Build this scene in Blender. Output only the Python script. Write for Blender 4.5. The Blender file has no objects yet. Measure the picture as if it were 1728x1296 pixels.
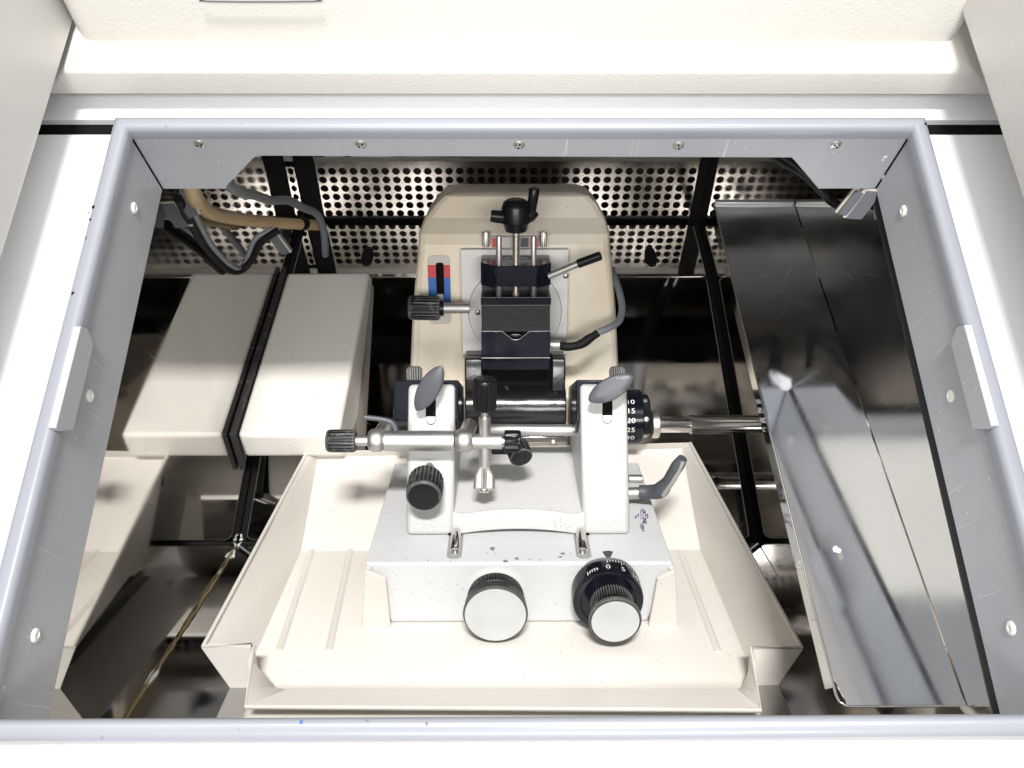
import bpy, bmesh, math, random
import numpy as np
from mathutils import Vector, Matrix
random.seed(7)
SC = bpy.context.scene
COL = SC.collection
CM = 0.01                      # everything below is written in centimetres
PI = math.pi

# ------------------------------------------------------------------ camera
PITCH, YAW, ROLL = 0.4317, -0.0168, 0.0132
CX = np.array([-0.9715, -0.7532, 38.6169])
FPX = 1379.16
def _axes(p, y, r):
    f = np.array([0, math.sin(p), -math.cos(p)]); u = np.array([0, math.cos(p), math.sin(p)]); x = np.array([1., 0, 0])
    c, s = math.cos(y), math.sin(y)
    Rz = np.array([[c, -s, 0], [s, c, 0], [0, 0, 1]])
    f, u, x = Rz @ f, Rz @ u, Rz @ x
    c, s = math.cos(r), math.sin(r)
    return x * c + u * s, u * c - x * s, f
AX, AU, AF = _axes(PITCH, YAW, ROLL)
cam_data = bpy.data.cameras.new('camera')
cam = bpy.data.objects.new('camera', cam_data); COL.objects.link(cam); SC.camera = cam
cam_data.sensor_width = 36; cam_data.sensor_fit = 'HORIZONTAL'; cam_data.lens = FPX / 1728 * 36
cam_data.clip_start = 0.01; cam_data.clip_end = 50
cam.matrix_world = Matrix([[AX[0], AU[0], -AF[0], CX[0] * CM], [AX[1], AU[1], -AF[1], CX[1] * CM],
                           [AX[2], AU[2], -AF[2], CX[2] * CM], [0, 0, 0, 1]])

# pixel helpers: point where an image pixel's line of sight meets a chosen plane
def _ray(px, py): return AX * (px - 864) / FPX - AU * (py - 648) / FPX + AF
def at(px, py, x=None, y=None, z=None):
    d = _ray(px, py)
    t = (x - CX[0]) / d[0] if x is not None else (y - CX[1]) / d[1] if y is not None else (z - CX[2]) / d[2]
    return CX + t * d
# the microtome stands inclined at 45 degrees: local x, n (out of its front), b (up its body)
S2 = math.sqrt(0.5); NV = np.array([0, -S2, S2]); BV = np.array([0, S2, S2]); XV = np.array([1., 0, 0])
KM = 1.045  # microtome group scaled about the camera by this factor; OM moved with it
OM = np.array([0.044, 30.55, -37.27])
CL = np.array([CX[0] - OM[0], (CX - OM) @ NV, (CX - OM) @ BV]) / KM
def W(p): return OM + KM * (p[0] * XV + p[1] * NV + p[2] * BV)          # local -> world (cm)
def _lr(px, py):
    d = _ray(px, py); return np.array([d[0], d @ NV, d @ BV])
def atn(px, py, n):
    d = _lr(px, py); return CL + d * ((n - CL[1]) / d[1])
def atb(px, py, b):
    d = _lr(px, py); return CL + d * ((b - CL[2]) / d[2])
def atx(px, py, x):
    d = _lr(px, py); return CL + d * ((x - CL[0]) / d[0])
def PXL(p):
    'local size of one photo pixel at local point p'
    return float((W(p) - CX) @ AF) / FPX / KM
ID = lambda p: np.asarray(p, float)

# ------------------------------------------------------------------ materials
def mat(name, col, rough=.5, metal=0., bump=0., bscale=200., var=0., vscale=12., spec=.5, coat=0., rvar=0.,
        edge=None, cscratch=None, specks=0., speck_col=(.05, .04, .03), speck_scale=60., scratch=0., grime=None, detail=3.):
    m = bpy.data.materials.new(name); m.use_nodes = True
    nt = m.node_tree; N = nt.nodes; L = nt.links
    b = N['Principled BSDF']
    b.inputs['Base Color'].default_value = (*col, 1); b.inputs['Roughness'].default_value = rough
    b.inputs['Metallic'].default_value = metal; b.inputs['Specular IOR Level'].default_value = spec
    b.inputs['Coat Weight'].default_value = coat; b.inputs['Coat Roughness'].default_value = .15
    tc = N.new('ShaderNodeTexCoord')
    def noise(scale, det=3., dist=0., vec=None):
        t = N.new('ShaderNodeTexNoise'); t.inputs['Scale'].default_value = scale; t.inputs['Detail'].default_value = det
        t.inputs['Distortion'].default_value = dist
        L.new(vec or tc.outputs['Object'], t.inputs['Vector']); return t.outputs['Fac']
    def ramp(src, a, b_, va, vb):
        r = N.new('ShaderNodeMapRange'); r.inputs['From Min'].default_value = a; r.inputs['From Max'].default_value = b_
        r.inputs['To Min'].default_value = va; r.inputs['To Max'].default_value = vb
        L.new(src, r.inputs['Value']); return r.outputs['Result']
    def mix(fac, a, b_):
        x = N.new('ShaderNodeMix'); x.data_type = 'RGBA'
        L.new(fac, x.inputs[0])
        for s, v in ((6, a), (7, b_)):
            if isinstance(v, tuple): x.inputs[s].default_value = (*v, 1)
            else: L.new(v, x.inputs[s])
        return x.outputs[2]
    cur = tuple(col)
    if var:
        cur = mix(ramp(noise(vscale, 4), .3, .7, 0, 1), tuple(c * (1 - var) for c in col), tuple(min(1, c * (1 + var * .5)) for c in col))
    if grime:
        gc, gs, lo, hi, am = grime
        cur = mix(ramp(noise(gs, 5, .6), lo, hi, 0, am), cur, gc)
    if specks:
        cur = mix(ramp(noise(speck_scale, 1.5), .76 - .1 * specks, .79 - .1 * specks, 0, .8), cur, speck_col)
    if edge:
        ge = N.new('ShaderNodeNewGeometry')
        cur = mix(ramp(ge.outputs['Pointiness'], edge[1], edge[2], 0, edge[3]), cur, edge[0])
    if scratch:
        fac = None
        for k, (ang, sc) in enumerate(((.55, 9.), (-.7, 8.), (1.4, 12.), (2.1, 10.))):
            mp = N.new('ShaderNodeMapping'); vr = N.new('ShaderNodeVectorRotate'); vr.rotation_type = 'Z_AXIS'; vr.inputs['Angle'].default_value = ang
            mp.inputs['Scale'].default_value = (sc * 130, sc * 2.2, sc)
            L.new(tc.outputs['Object'], vr.inputs['Vector']); L.new(vr.outputs['Vector'], mp.inputs['Vector'])
            r = ramp(noise(1.0, 1, 0.25, mp.outputs['Vector']), .745, .78, 0, 1)
            if fac is None: fac = r
            else:
                a = N.new('ShaderNodeMath'); a.operation = 'MAXIMUM'; L.new(fac, a.inputs[0]); L.new(r, a.inputs[1]); fac = a.outputs[0]
        if cscratch: cur = mix(fac, cur, cscratch)
        rr = N.new('ShaderNodeMath'); rr.operation = 'MULTIPLY_ADD'; L.new(fac, rr.inputs[0]); rr.inputs[1].default_value = scratch
        base = ramp(noise(14, 4), .3, .7, rough * (1 - rvar), rough * (1 + rvar))
        L.new(base, rr.inputs[2]); L.new(rr.outputs[0], b.inputs['Roughness'])
    elif rvar:
        L.new(ramp(noise(18, 4), .3, .7, rough * (1 - rvar), rough * (1 + rvar)), b.inputs['Roughness'])
    if not isinstance(cur, tuple): L.new(cur, b.inputs['Base Color'])
    if bump:
        bp = N.new('ShaderNodeBump'); bp.inputs['Strength'].default_value = bump; bp.inputs['Distance'].default_value = .001
        L.new(noise(bscale, detail), bp.inputs['Height']); L.new(bp.outputs['Normal'], b.inputs['Normal'])
    return m

M = {}
M['deck'] = mat('deck_enamel', (.82, .82, .83), .35, bump=.05, bscale=300, specks=.0)
M['front'] = mat('front_enamel', (.84, .81, .76), .35)
M['pvc'] = mat('grey_pvc', (.40, .41, .435), .38, bump=.03, bscale=120, var=.10, vscale=6, rvar=.4, specks=.12, speck_col=(.7, .7, .7), speck_scale=300, scratch=.1, cscratch=(.56, .57, .6))
M['bead'] = mat('dimmed_bead_pvc', (.25, .26, .29), .3, var=.04, vscale=8, specks=.05, speck_col=(.15, .15, .17), speck_scale=160)  # same plastic as the panels, darkened against the stronger light it catches
M['liner'] = mat('lid_liner', (.64, .62, .575), .5, bump=.2, bscale=560, var=.03, vscale=5, detail=1.)
M['panel'] = mat('side_enamel', (.66, .645, .62), .45, bump=.15, bscale=500, var=.03)
M['cream'] = mat('cream_plastic', (.70, .668, .615), .38, bump=.06, bscale=260, var=.04, vscale=6, specks=.08, speck_col=(.30, .2, .1), speck_scale=420,
                 grime=((.62, .52, .40), 8, .56, .85, .4))
M['boxpaint'] = mat('box_paint', (.82, .79, .73), .42, bump=.2, bscale=420, var=.03, vscale=6, specks=.2, speck_scale=380)
M['aged'] = mat('aged_cream_paint', (.79, .725, .61), .4, bump=.12, bscale=320, var=.06, vscale=7,
                grime=((.60, .42, .21), 8, .45, .75, .6), specks=.22, speck_col=(.25, .15, .06), speck_scale=380)
M['white'] = mat('dimmed_hammer_paint', (.53, .523, .51), .42, bump=.45, bscale=420, var=.02, specks=.18, speck_scale=450)  # arms and sill: tone lowered to offset the strong light on them
M['whitegrey'] = mat('base_hammer_paint', (.66, .665, .67), .45, bump=.4, bscale=420, var=.02, specks=.2, speck_scale=450)
M['recess_lift'] = mat('lifted_recess_paint', (.76, .75, .73), .45, bump=.5, bscale=380, var=.02)  # lighter tone for the recess, making up for its shade
M['plate'] = mat('plate_paint', (.70, .685, .66), .45, bump=.12, bscale=400)
M['steel'] = mat('mirror_steel', (.66, .645, .625), .05, 1., rvar=.7, scratch=.10, bump=.003, bscale=14, grime=((.46, .445, .43), 6, .5, .8, .5), specks=.1, speck_col=(.6, .58, .55), speck_scale=500)
M['shelf'] = mat('shelf_steel', (.80, .82, .85), .095, 1., rvar=.6, scratch=.16, bump=.006, bscale=14, specks=.22, speck_col=(.9, .9, .9), speck_scale=500)
M['darksteel'] = mat('dark_steel', (.50, .495, .49), .06, 1., rvar=.5, scratch=.12, bump=.015, bscale=20)
M['perf'] = mat('perforated_steel', (.46, .43, .395), .24, 1., rvar=.3, bump=.03, bscale=28, var=.35, vscale=14)
M['chrome'] = mat('chrome', (.72, .70, .68), .13, 1.)
M['satin'] = mat('satin_aluminium', (.54, .53, .515), .52, 1., bump=.03, bscale=500, rvar=.2)
M['nickel'] = mat('worn_nickel', (.66, .63, .59), .40, 1., bump=.05, bscale=300)
M['black'] = mat('black_plastic', (.008, .008, .009), .30, spec=.28, bump=.05, bscale=300)
M['worn'] = mat('worn_black_plastic', (.009, .009, .010), .42, spec=.25, bump=.3, bscale=300, edge=((.42, .41, .38), .52, .60, .6), grime=((.22, .21, .19), 130, .56, .8, .6))
M['anod'] = mat('black_anodised', (.006, .007, .013), .16, spec=.4, var=.2, scratch=.1, rvar=.3)
M['anodworn'] = mat('frosted_black', (.008, .008, .010), .40, spec=.12, bump=.3, bscale=200, grime=((.2, .19, .18), 420, .64, .8, .2))
M['gloss'] = mat('gloss_black', (.008, .008, .01), .22, spec=.6, bump=.5, bscale=60, grime=((.42, .41, .4), 60, .66, .85, .4))
M['handle'] = mat('handle_grey', (.075, .078, .09), .42, bump=.12, bscale=400)
M['rim'] = mat('handle_rim', (.33, .325, .31), .6, bump=.2, bscale=300)
M['rubber'] = mat('black_rubber', (.008, .008, .008), .6, spec=.15, bump=.2, bscale=200)
M['sealfoam'] = mat('worn_rubber_seal', (.03, .028, .028), .55, bump=.5, bscale=120, grime=((.45, .44, .43), 150, .60, .8, .5))
M['cable'] = mat('grey_cable', (.19, .20, .22), .45, bump=.1, bscale=200)
M['hose'] = mat('aged_hose', (.58, .42, .23), .35, var=.12, vscale=10)
M['plug'] = mat('plug_grey', (.09, .093, .105), .5)
M['plugcream'] = mat('plug_cream', (.42, .385, .32), .5, bump=.1)
M['nylon'] = mat('nylon_plug', (.78, .77, .72), .45)
M['capgrey'] = mat('knob_cap', (.58, .585, .58), .45, var=.07, vscale=50, bump=.06, bscale=500)
M['red'] = mat('red_print', (.55, .035, .05), .45)
M['blue'] = mat('blue_print', (.02, .12, .42), .45)
M['scalegrey'] = mat('scale_plate', (.52, .49, .45), .45)
M['print'] = mat('white_print', (.85, .85, .82), .5)
M['ink'] = mat('violet_ink', (.10, .04, .16), .6)
M['chip'] = mat('bare_metal_chip', (.22, .22, .22), .4)
M['sealant'] = mat('old_sealant', (.26, .20, .10), .6, bump=.8, bscale=140, var=.3, vscale=25, grime=((.75, .74, .72), 28, .60, .70, 1.))
M['dark'] = mat('dark_cavity', (.008, .007, .007), .9, spec=.05)
M['copper'] = mat('cooling_fins', (.03, .022, .018), .45, .6, bump=.6, bscale=60, var=.6, vscale=14)
M['emboss'] = mat('faded_print', (.80, .75, .66), .5)

# ------------------------------------------------------------------ mesh helpers
class MB:
    """collects verts (cm, through T) and faces, then links them as one mesh object"""
    def __init__(self, T=ID): self.v = []; self.f = []; self.T = T
    def add(self, vs, fs):
        o = len(self.v); self.v += [self.T(p) for p in vs]; self.f += [tuple(i + o for i in f) for f in fs]; return self
    def extrude(self, pts, vec):
        n = len(pts); vec = np.asarray(vec, float); a = [np.asarray(p, float) for p in pts]
        fs = [tuple(range(n)), tuple(range(2 * n - 1, n - 1, -1))]
        fs += [(i, i + n, (i + 1) % n + n, (i + 1) % n) for i in range(n)]
        return self.add(a + [p + vec for p in a], fs)
    def loft(self, rings, cap=True, closed=True):
        n = len(rings[0]); vs = [p for r in rings for p in r]; fs = []
        for k in range(len(rings) - 1):
            for i in range(n if closed else n - 1):
                j = (i + 1) % n; fs.append((k * n + i, k * n + j, (k + 1) * n + j, (k + 1) * n + i))
        if cap: fs += [tuple(range(n - 1, -1, -1)), tuple(range((len(rings) - 1) * n, len(rings) * n))]
        return self.add(vs, fs)
    def box(self, lo, hi):
        (a, b, c), (d, e, f) = lo, hi
        return self.extrude([(a, b, c), (d, b, c), (d, e, c), (a, e, c)], (0, 0, f - c))
    def lathe(self, p, d, prof, seg=32, flutes=0, amp=.0, fl=()):
        """prof = [(distance along d, radius)]; rings whose index is in fl are fluted"""
        p = np.asarray(p, float); d = np.asarray(d, float); d = d / np.linalg.norm(d)
        h = np.array([0, 0, 1.]) if abs(d[2]) < .9 else np.array([1., 0, 0])
        e1 = np.cross(d, h); e1 /= np.linalg.norm(e1); e2 = np.cross(d, e1)
        if flutes: seg = flutes * 4
        rings = []
        for k, (t, r) in enumerate(prof):
            ring = []
            for i in range(seg):
                a = 2 * PI * i / seg
                rr = r * (1 - amp * (1 if i % 4 in (0,) else .55 if i % 4 in (1, 3) else 0)) if flutes and k in fl else r
                ring.append(p + d * t + (e1 * math.cos(a) + e2 * math.sin(a)) * max(rr, 1e-4))
            rings.append(ring)
        return self.loft(rings)
    def cyl(self, p, q, r, r2=None, seg=28, ch=0.):
        p = np.asarray(p, float); q = np.asarray(q, float); l = np.linalg.norm(q - p); r2 = r if r2 is None else r2
        prof = [(0, r), (l, r2)] if not ch else [(0, r - ch), (ch, r), (l - ch, r2), (l, r2 - ch)]
        return self.lathe(p, q - p, prof, seg)
    def tube(self, path, r, seg=14, sub=6):
        P = [np.asarray(p, float) for p in path]
        if sub > 1 and len(P) > 2:
            Q = []; E = [2 * P[0] - P[1]] + P + [2 * P[-1] - P[-2]]
            for i in range(1, len(E) - 2):
                for s in range(sub):
                    t = s / sub; a, b, c, d = E[i - 1:i + 3]
                    Q.append(.5 * (2 * b + (c - a) * t + (2 * a - 5 * b + 4 * c - d) * t * t + (3 * b - a - 3 * c + d) * t ** 3))
            P = Q + [P[-1]]
        rings = []; nrm = None
        for i, p in enumerate(P):
            t = P[min(i + 1, len(P) - 1)] - P[max(i - 1, 0)]; t = t / (np.linalg.norm(t) + 1e-9)
            if nrm is None:
                h = np.array([0, 0, 1.]) if abs(t[2]) < .9 else np.array([1., 0, 0]); nrm = np.cross(t, h)
            nrm = nrm - t * (nrm @ t); nrm /= np.linalg.norm(nrm); b = np.cross(t, nrm)
            rr = r(i / (len(P) - 1)) if callable(r) else r
            rings.append([p + (nrm * math.cos(2 * PI * k / seg) + b * math.sin(2 * PI * k / seg)) * rr for k in range(seg)])
        return self.loft(rings)
    def blob(self, c, axes, pw=2., seg=28, rings=16):
        c = np.asarray(c, float); A = [np.asarray(a, float) for a in axes]; R = []
        for i in range(rings + 1):
            ph = -PI / 2 + PI * i / rings
            R.append([c + A[0] * math.sin(ph) + (A[1] * math.cos(t) + A[2] * math.sin(t)) * max(math.cos(ph), 1e-3) ** (2 / pw)
                      for t in [2 * PI * k / seg for k in range(seg)]])
        return self.loft(R)
    def build(self, name, m, parent=None, bevel=0., seg=2, smooth=40, solid=0., off=0.):
        me = bpy.data.meshes.new(name)
        base = np.array(parent['_base']) if parent is not None and '_base' in parent else np.zeros(3)
        me.from_pydata([tuple((np.asarray(p) - base) * CM) for p in self.v], [], self.f)
        bm = bmesh.new(); bm.from_mesh(me)
        bmesh.ops.remove_doubles(bm, verts=bm.verts, dist=1e-6)
        bmesh.ops.recalc_face_normals(bm, faces=bm.faces); bm.to_mesh(me); bm.free()
        o = bpy.data.objects.new(name, me); COL.objects.link(o)
        for p in me.polygons: p.use_smooth = True
        me.set_sharp_from_angle(angle=math.radians(smooth))
        me.materials.append(M[m] if isinstance(m, str) else m)
        if parent is not None:
            o.parent = parent; BASES[o.name] = base
            o['_base'] = list(base)
        if solid:
            s = o.modifiers.new('solid', 'SOLIDIFY'); s.thickness = solid * CM; s.offset = off
        if bevel:
            b = o.modifiers.new('bevel', 'BEVEL'); b.width = bevel * CM; b.segments = seg; b.limit_method = 'ANGLE'
            b.angle_limit = math.radians(35); b.harden_normals = False
        return o
BASES = {}
def thing(name, label, cat, base=(0, 0, 0), group=None, kind=None):
    e = bpy.data.objects.new(name, None); COL.objects.link(e)
    e.location = Vector(base) * CM; e.empty_display_size = .02
    e['_base'] = [float(x) for x in base]; e['label'] = label; e['category'] = cat
    if group: e['group'] = group
    if kind: e['kind'] = kind
    return e
def tag(o, label, cat, group=None, kind=None):
    o['label'] = label; o['category'] = cat
    if group: o['group'] = group
    if kind: o['kind'] = kind
    return o
def txt(s, size, name='text'):
    """flat lettering as (verts, faces), centred, in cm"""
    c = bpy.data.curves.new(name, 'FONT'); c.body = s; c.size = size; c.align_x = 'CENTER'; c.align_y = 'CENTER'; c.resolution_u = 3
    o = bpy.data.objects.new(name, c); COL.objects.link(o)
    bpy.context.view_layer.update()
    me = bpy.data.meshes.new_from_object(o.evaluated_get(bpy.context.evaluated_depsgraph_get()))
    bm = bmesh.new(); bm.from_mesh(me); bmesh.ops.triangulate(bm, faces=bm.faces)
    bmesh.ops.subdivide_edges(bm, edges=[e for e in bm.edges if e.calc_length() > size * .25], cuts=1)
    v = [tuple(p.co) for p in bm.verts]; bm.verts.index_update(); f = [tuple(q.index for q in p.verts) for p in bm.faces]
    bm.free(); bpy.data.objects.remove(o); bpy.data.curves.remove(c); bpy.data.meshes.remove(me)
    return v, f
def screw_head(mb, c, d, r, cross=True, h=None):
    """domed Phillips head; recess added as its own dark part by the caller"""
    h = h or r * .45
    mb.lathe(c, d, [(-.05, r), (h * .35, r), (h * .75, r * .8), (h, r * .45), (h * 1.02, .001)], 24)
def cross_slot(mb, c, d, r, h, single=False, rot=.3):
    d = np.asarray(d, float); d /= np.linalg.norm(d); hh = np.array([1., 0, 0]) if abs(d[0]) < .9 else np.array([0, 1., 0])
    e1 = np.cross(d, hh); e1 /= np.linalg.norm(e1); e2 = np.cross(d, e1)
    c = np.asarray(c, float) + d * h
    for k in range(1 if single else 2):
        a = rot + k * PI / 2; u = e1 * math.cos(a) + e2 * math.sin(a); w = np.cross(d, u)
        l, t = r * (1. if single else .62), r * .16
        mb.extrude([c - u * l - w * t, c + u * l - w * t, c + u * l + w * t, c - u * l + w * t], d * (.03 + .004 * k))

# ================================================================== opening frame
FW, FL, FZ, INS = 25.0, 35.25, -6.13, 0.85
fr = thing('opening_frame', 'grey plastic frame lining the chamber opening, with screws along its rear panel', 'frame', (0, FL / 2, -1))
bead = MB()
prof = [(0, -1.0), (.0, -.45), (.12, -.15), (.38, 0), (.72, -.02), (.95, -.2), (1.02, -.5), (1.02, -1.0)]
ring = []
for (ix, iy) in ((-1, -1), (1, -1), (1, 1), (-1, 1)):
    ring.append([(ix * (FW - o), (FL / 2) + iy * (FL / 2 - o), z) for (o, z) in prof])
ring.append(ring[0])
bead.loft(ring, cap=False, closed=False)
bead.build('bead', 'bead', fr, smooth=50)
yb = FL - INS
# rear panel with the two dropped corners
pts = [(-24.1, yb, -.5), (24.1, yb, -.5), (24.1, yb, FZ), (20.25, yb, FZ), (17.45, yb, -2.98), (-16.95, yb, -2.8), (-19.75, yb, FZ + .3), (-19.85, yb, FZ), (-24.1, yb, FZ)]
o = MB().extrude(pts, (0, .5, 0)).build('rear_panel', 'pvc', fr, bevel=.05)
for s, nm in ((-1, 'side_panel'), (1, 'side_panel')):
    MB().extrude([(s * 24.15, .9, -.5), (s * 24.15, yb - .06, -.5), (s * 24.15, yb - .06, FZ), (s * 24.15, .9, FZ)], (s * .5, 0, 0)).build(nm, 'pvc', fr, bevel=.04)
MB().extrude([(-24.1, .85, -.5), (24.1, .85, -.5), (24.1, .85, FZ), (-24.1, .85, FZ)], (0, -.5, 0)).build('front_panel', 'pvc', fr)
for i, (px, py) in enumerate(((337, 242), (609, 243), (876, 244), (1145, 245), (1410, 244))):
    c = at(px, py, y=yb); d = np.array([0, -1., 0])
    mb = MB(); screw_head(mb, c, d, .36); sc_ = mb.build('screw', 'nickel', fr)
    MB().lathe(c, d, [(0, .44), (.03, .43)], 24).build('washer', 'pvc', sc_)
    mb = MB(); cross_slot(mb, c, d, .36, .13, rot=.2 + i * .55); mb.build('recess', 'dark', sc_)
for s, lst in ((-1, ((226, 351), (151, 668), (59, 1072))), (1, ((1525, 356), (1605, 668), (1707, 1060)))):
    for p in lst:
        c = at(*p, x=s * 24.15)
        pg = MB().lathe(c, (-s, 0, 0), [(-.02, .36), (.07, .36), (.12, .30), (.13, .17), (.10, .15), (.10, .001)], 24).build('plug', 'nylon', fr)
for s, lst in ((-1, ((127, 541), (155, 560), (122, 735), (92, 715))), (1, ((1622, 548), (1605, 570), (1650, 741), (1676, 732)))):
    x0 = s * 24.13; y0, y1 = 14.6, 20.7; zt, zb = -.15, -1.55
    MB().extrude([(x0, y0, zt - .2), (x0, y0 + .5, zb), (x0, y1 - .5, zb), (x0, y1, zt - .5), (x0, y1 - .25, zt + .25), (x0, y0, zt + .25)], (-s * .42, 0, 0)).build('tab', 'pvc', fr, bevel=.05)

for px, py, r_, m_ in ((157, 349, .09, 'dark'), (150, 359, .05, 'dark'), (152, 370, .06, 'dark'), (145, 402, .08, 'plug'), (124, 495, .11, 'dark'), (1562, 209, .07, 'dark'), (508, 1219, .07, 'blue'), (720, 1222, .05, 'plug')):
    c = at(px, py, z=-.03)
    MB().blob(c, ((r_, 0, 0), (0, r_ * 1.4, 0), (0, 0, .035)), 2., 10, 6).build('nick', m_, fr)
for px, py, r_ in ((1494, 265, .12), (1490, 270, .07), (212, 219, .14)):
    c = at(px, py, y=yb - .01)
    MB().blob(c, ((r_, 0, r_ * .6), (0, .03, 0), (-r_ * .3, 0, r_)), 2., 9, 6).build('chip', 'print', fr)

# ================================================================== deck round the opening (setting)
DZ = -1.0
mb = MB()
def frame_sheet(mb, x0, x1, y0, y1, hx0, hx1, hy0, hy1, z, t):
    for a in ((x0, x1, y0, hy0), (x0, x1, hy1, y1), (x0, hx0, hy0, hy1), (hx1, x1, hy0, hy1)):
        mb.box((a[0], a[2], z - t), (a[1], a[3], z))
for a in ((-60, 60, 35.75, 95), (-60, -24.7, .55, 34.55), (24.7, 60, .55, 34.55)):
    mb.box((a[0], a[1 + 1], DZ - .5), (a[1], a[3], DZ))
dk = mb.build('deck', 'deck', bevel=.04); dk['kind'] = 'structure'
mb = MB(); mb.box((-60, 34.5, DZ - 1.6), (60, 35.8, DZ - .45)); o = mb.build('deck_groove', 'dark'); o.parent = dk
mb = MB()
pr = [(.5, DZ - .5), (.5, DZ - .1), (.25, DZ + .05), (-.6, DZ + .02), (-2.0, DZ - .05), (-4.0, DZ - .4), (-6, DZ - 2), (-7, DZ - 6)]
mb.loft([[(-60, y, z) for y, z in pr], [(60, y, z) for y, z in pr]], cap=False, closed=False)
ff = mb.build('front_ledge', 'front', smooth=60); ff.parent = dk
# insulation block that closes the deck down to the steel chamber
mb = MB()
for a in ((-60, 60, 35.6, 95), (-60, -28.2, .3, 35.6), (24.9, 60, .3, 35.6)):
    mb.box((a[0], a[2], -3.0 if a[2] > 30 else -6.0), (a[1], a[3], DZ - 1.62))
mb.box((-60, -2, -8), (60, .3, DZ - .8))
ins = mb.build('insulation', 'dark'); ins.parent = dk


# ================================================================== side housings
for s in (-1, 1):
    z0 = 2.6 if s < 0 else 4.4
    pA = at(72, 226, z=z0) if s < 0 else at(1684, 226, z=z0)
    x0 = pA[0]
    lab = 'beige grey housing wall left of the chamber opening' if s < 0 else 'beige grey housing wall right of the chamber opening'
    h = thing('side_housing', lab, 'housing', (x0 + s * 5, 20, z0), 'housing walls beside the opening')
    pr = [(x0 + s * .6, z0 - .0), (x0 + s * .12, z0 + .1), (x0, z0 + .55), (x0 + s * .9, 42), (x0 + s * 14, 42), (x0 + s * 14, z0)]
    MB().loft([[(x, -12, z) for x, z in pr], [(x, 62, z) for x, z in pr]]).build('wall_panel', 'panel', h, bevel=.2, seg=3)

# ================================================================== lid liner behind
ly, lz = 36.5, .15
lb = at(864, 161, y=ly); lz = lb[2]
z1 = at(864, 115, y=ly)[2]
y1 = at(864, 75, z=z1)[1]
lid = thing('chamber_lid', 'opened cream lid with ribbed padded liner standing behind the opening', 'lid', (0, ly + 10, lz))
xa, xb = at(88, 161, y=ly)[0] - .6, at(1664, 163, y=ly)[0] + .6
xs0, xs1 = at(110, 115, y=ly)[0], at(1640, 115, y=ly)[0]
pr = [(ly + .1, lz), (ly, lz + .15), (ly + .02, z1 - .5), (ly + .12, z1 - .2), (ly + .4, z1), (y1 + 3, z1 + .15), (y1 + 3, lz)]
def ends(t): return xs0 + (xa - xs0) * (1 - t), xs1 + (xb - xs1) * (1 - t)
rl, rr = [], []
for (y, z) in pr:
    t = min(1, max(0, (z - lz) / (z1 - lz))); a, b = ends(t); rl.append((a, y, z)); rr.append((b, y, z))
MB().loft([rl, rr]).build('liner_base', 'liner', lid, bevel=.2, seg=3)
# padded bulge with rounded ends
bx0, bx1 = at(128, 60, y=y1 + .5)[0], at(1624, 60, y=y1 + .5)[0]
rings = []
secs = [(.05, -.25), (.0, .0), (-.05, .5), (.0, 1.2), (.12, 2.2), (.3, 3.5), (.7, 5.5), (1.2, 9), (2, 16), (3, 28)]
NX = 14
for (dy, dz) in secs:
    row = []
    for i in range(NX + 1):
        a = i / NX
        row.append(a)
    ring_ = []
    R = 1.3
    zz = z1 + dz; yy = y1 + .2 + dy
    for k in range(7):
        th = PI - k * PI / 2 / 6
        ring_.append((bx0 + R + R * math.cos(th), yy + R - R * math.sin(th), zz))
    for k in range(7):
        th = PI / 2 - k * PI / 2 / 6
        ring_.append((bx1 - R + R * math.cos(th), yy + R - R * math.sin(th), zz))
    ring_ += [(bx1, yy + 8, zz), (bx0, yy + 8, zz)]
    rings.append(ring_)
bl = MB().loft(rings).build('liner_pad', 'liner', lid, smooth=50)
for px in (192, 308, 424, 540, 652, 767, 880, 993, 1104, 1216, 1330, 1443, 1556):
    c = at(px, 100, z=z1)
    p0 = at(px, 78, z=z1 + .1); p1 = at(px - (px - 864) * .003, 99, z=z1 + .1)
    MB().blob((c[0], (p0[1] + p1[1]) / 2, z1 + .04), ((0, abs(p0[1] - p1[1]) / 2 + .1, 0), (.26, 0, 0), (0, 0, .30)), 2.4).build('rib', 'liner', lid)
q0, q1 = at(343, 2, y=y1 + .1), at(537, 2, y=y1 + .1)
MB().tube([(q0[0], q0[1], q0[2] + 1), (q0[0] + .05, q0[1], q0[2] + .25), (q0[0] + .3, q0[1], q0[2]), (q1[0] - .3, q1[1], q1[2]), (q1[0] - .05, q1[1], q1[2] + .25), (q1[0], q1[1], q1[2] + 1)], .05, 8, 3).build('recess_edge', 'plug', lid)

# ================================================================== steel chamber
XL, XR = -27.7, 24.15  # chamber, shelf and box coordinates: scaled about the camera, result baked in
BY, BZ = 18.96, -42.05         # bend of the floor
MY, MZ = 52.57, -46.17         # second bend: the rear of the floor falls more steeply
KY, KZ = 63.36, -49.47         # foot of the back wall
def fz(y): return BZ + (y - BY) * (MZ - BZ) / (MY - BY) if y < MY else MZ + (y - MY) * (KZ - MZ) / (KY - MY)
LY, LZ = 1.2, -22.4
ch = thing('steel_chamber', 'polished stainless steel cooling chamber below the opening', 'chamber', (0, 30, -48))
floor = MB()
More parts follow.
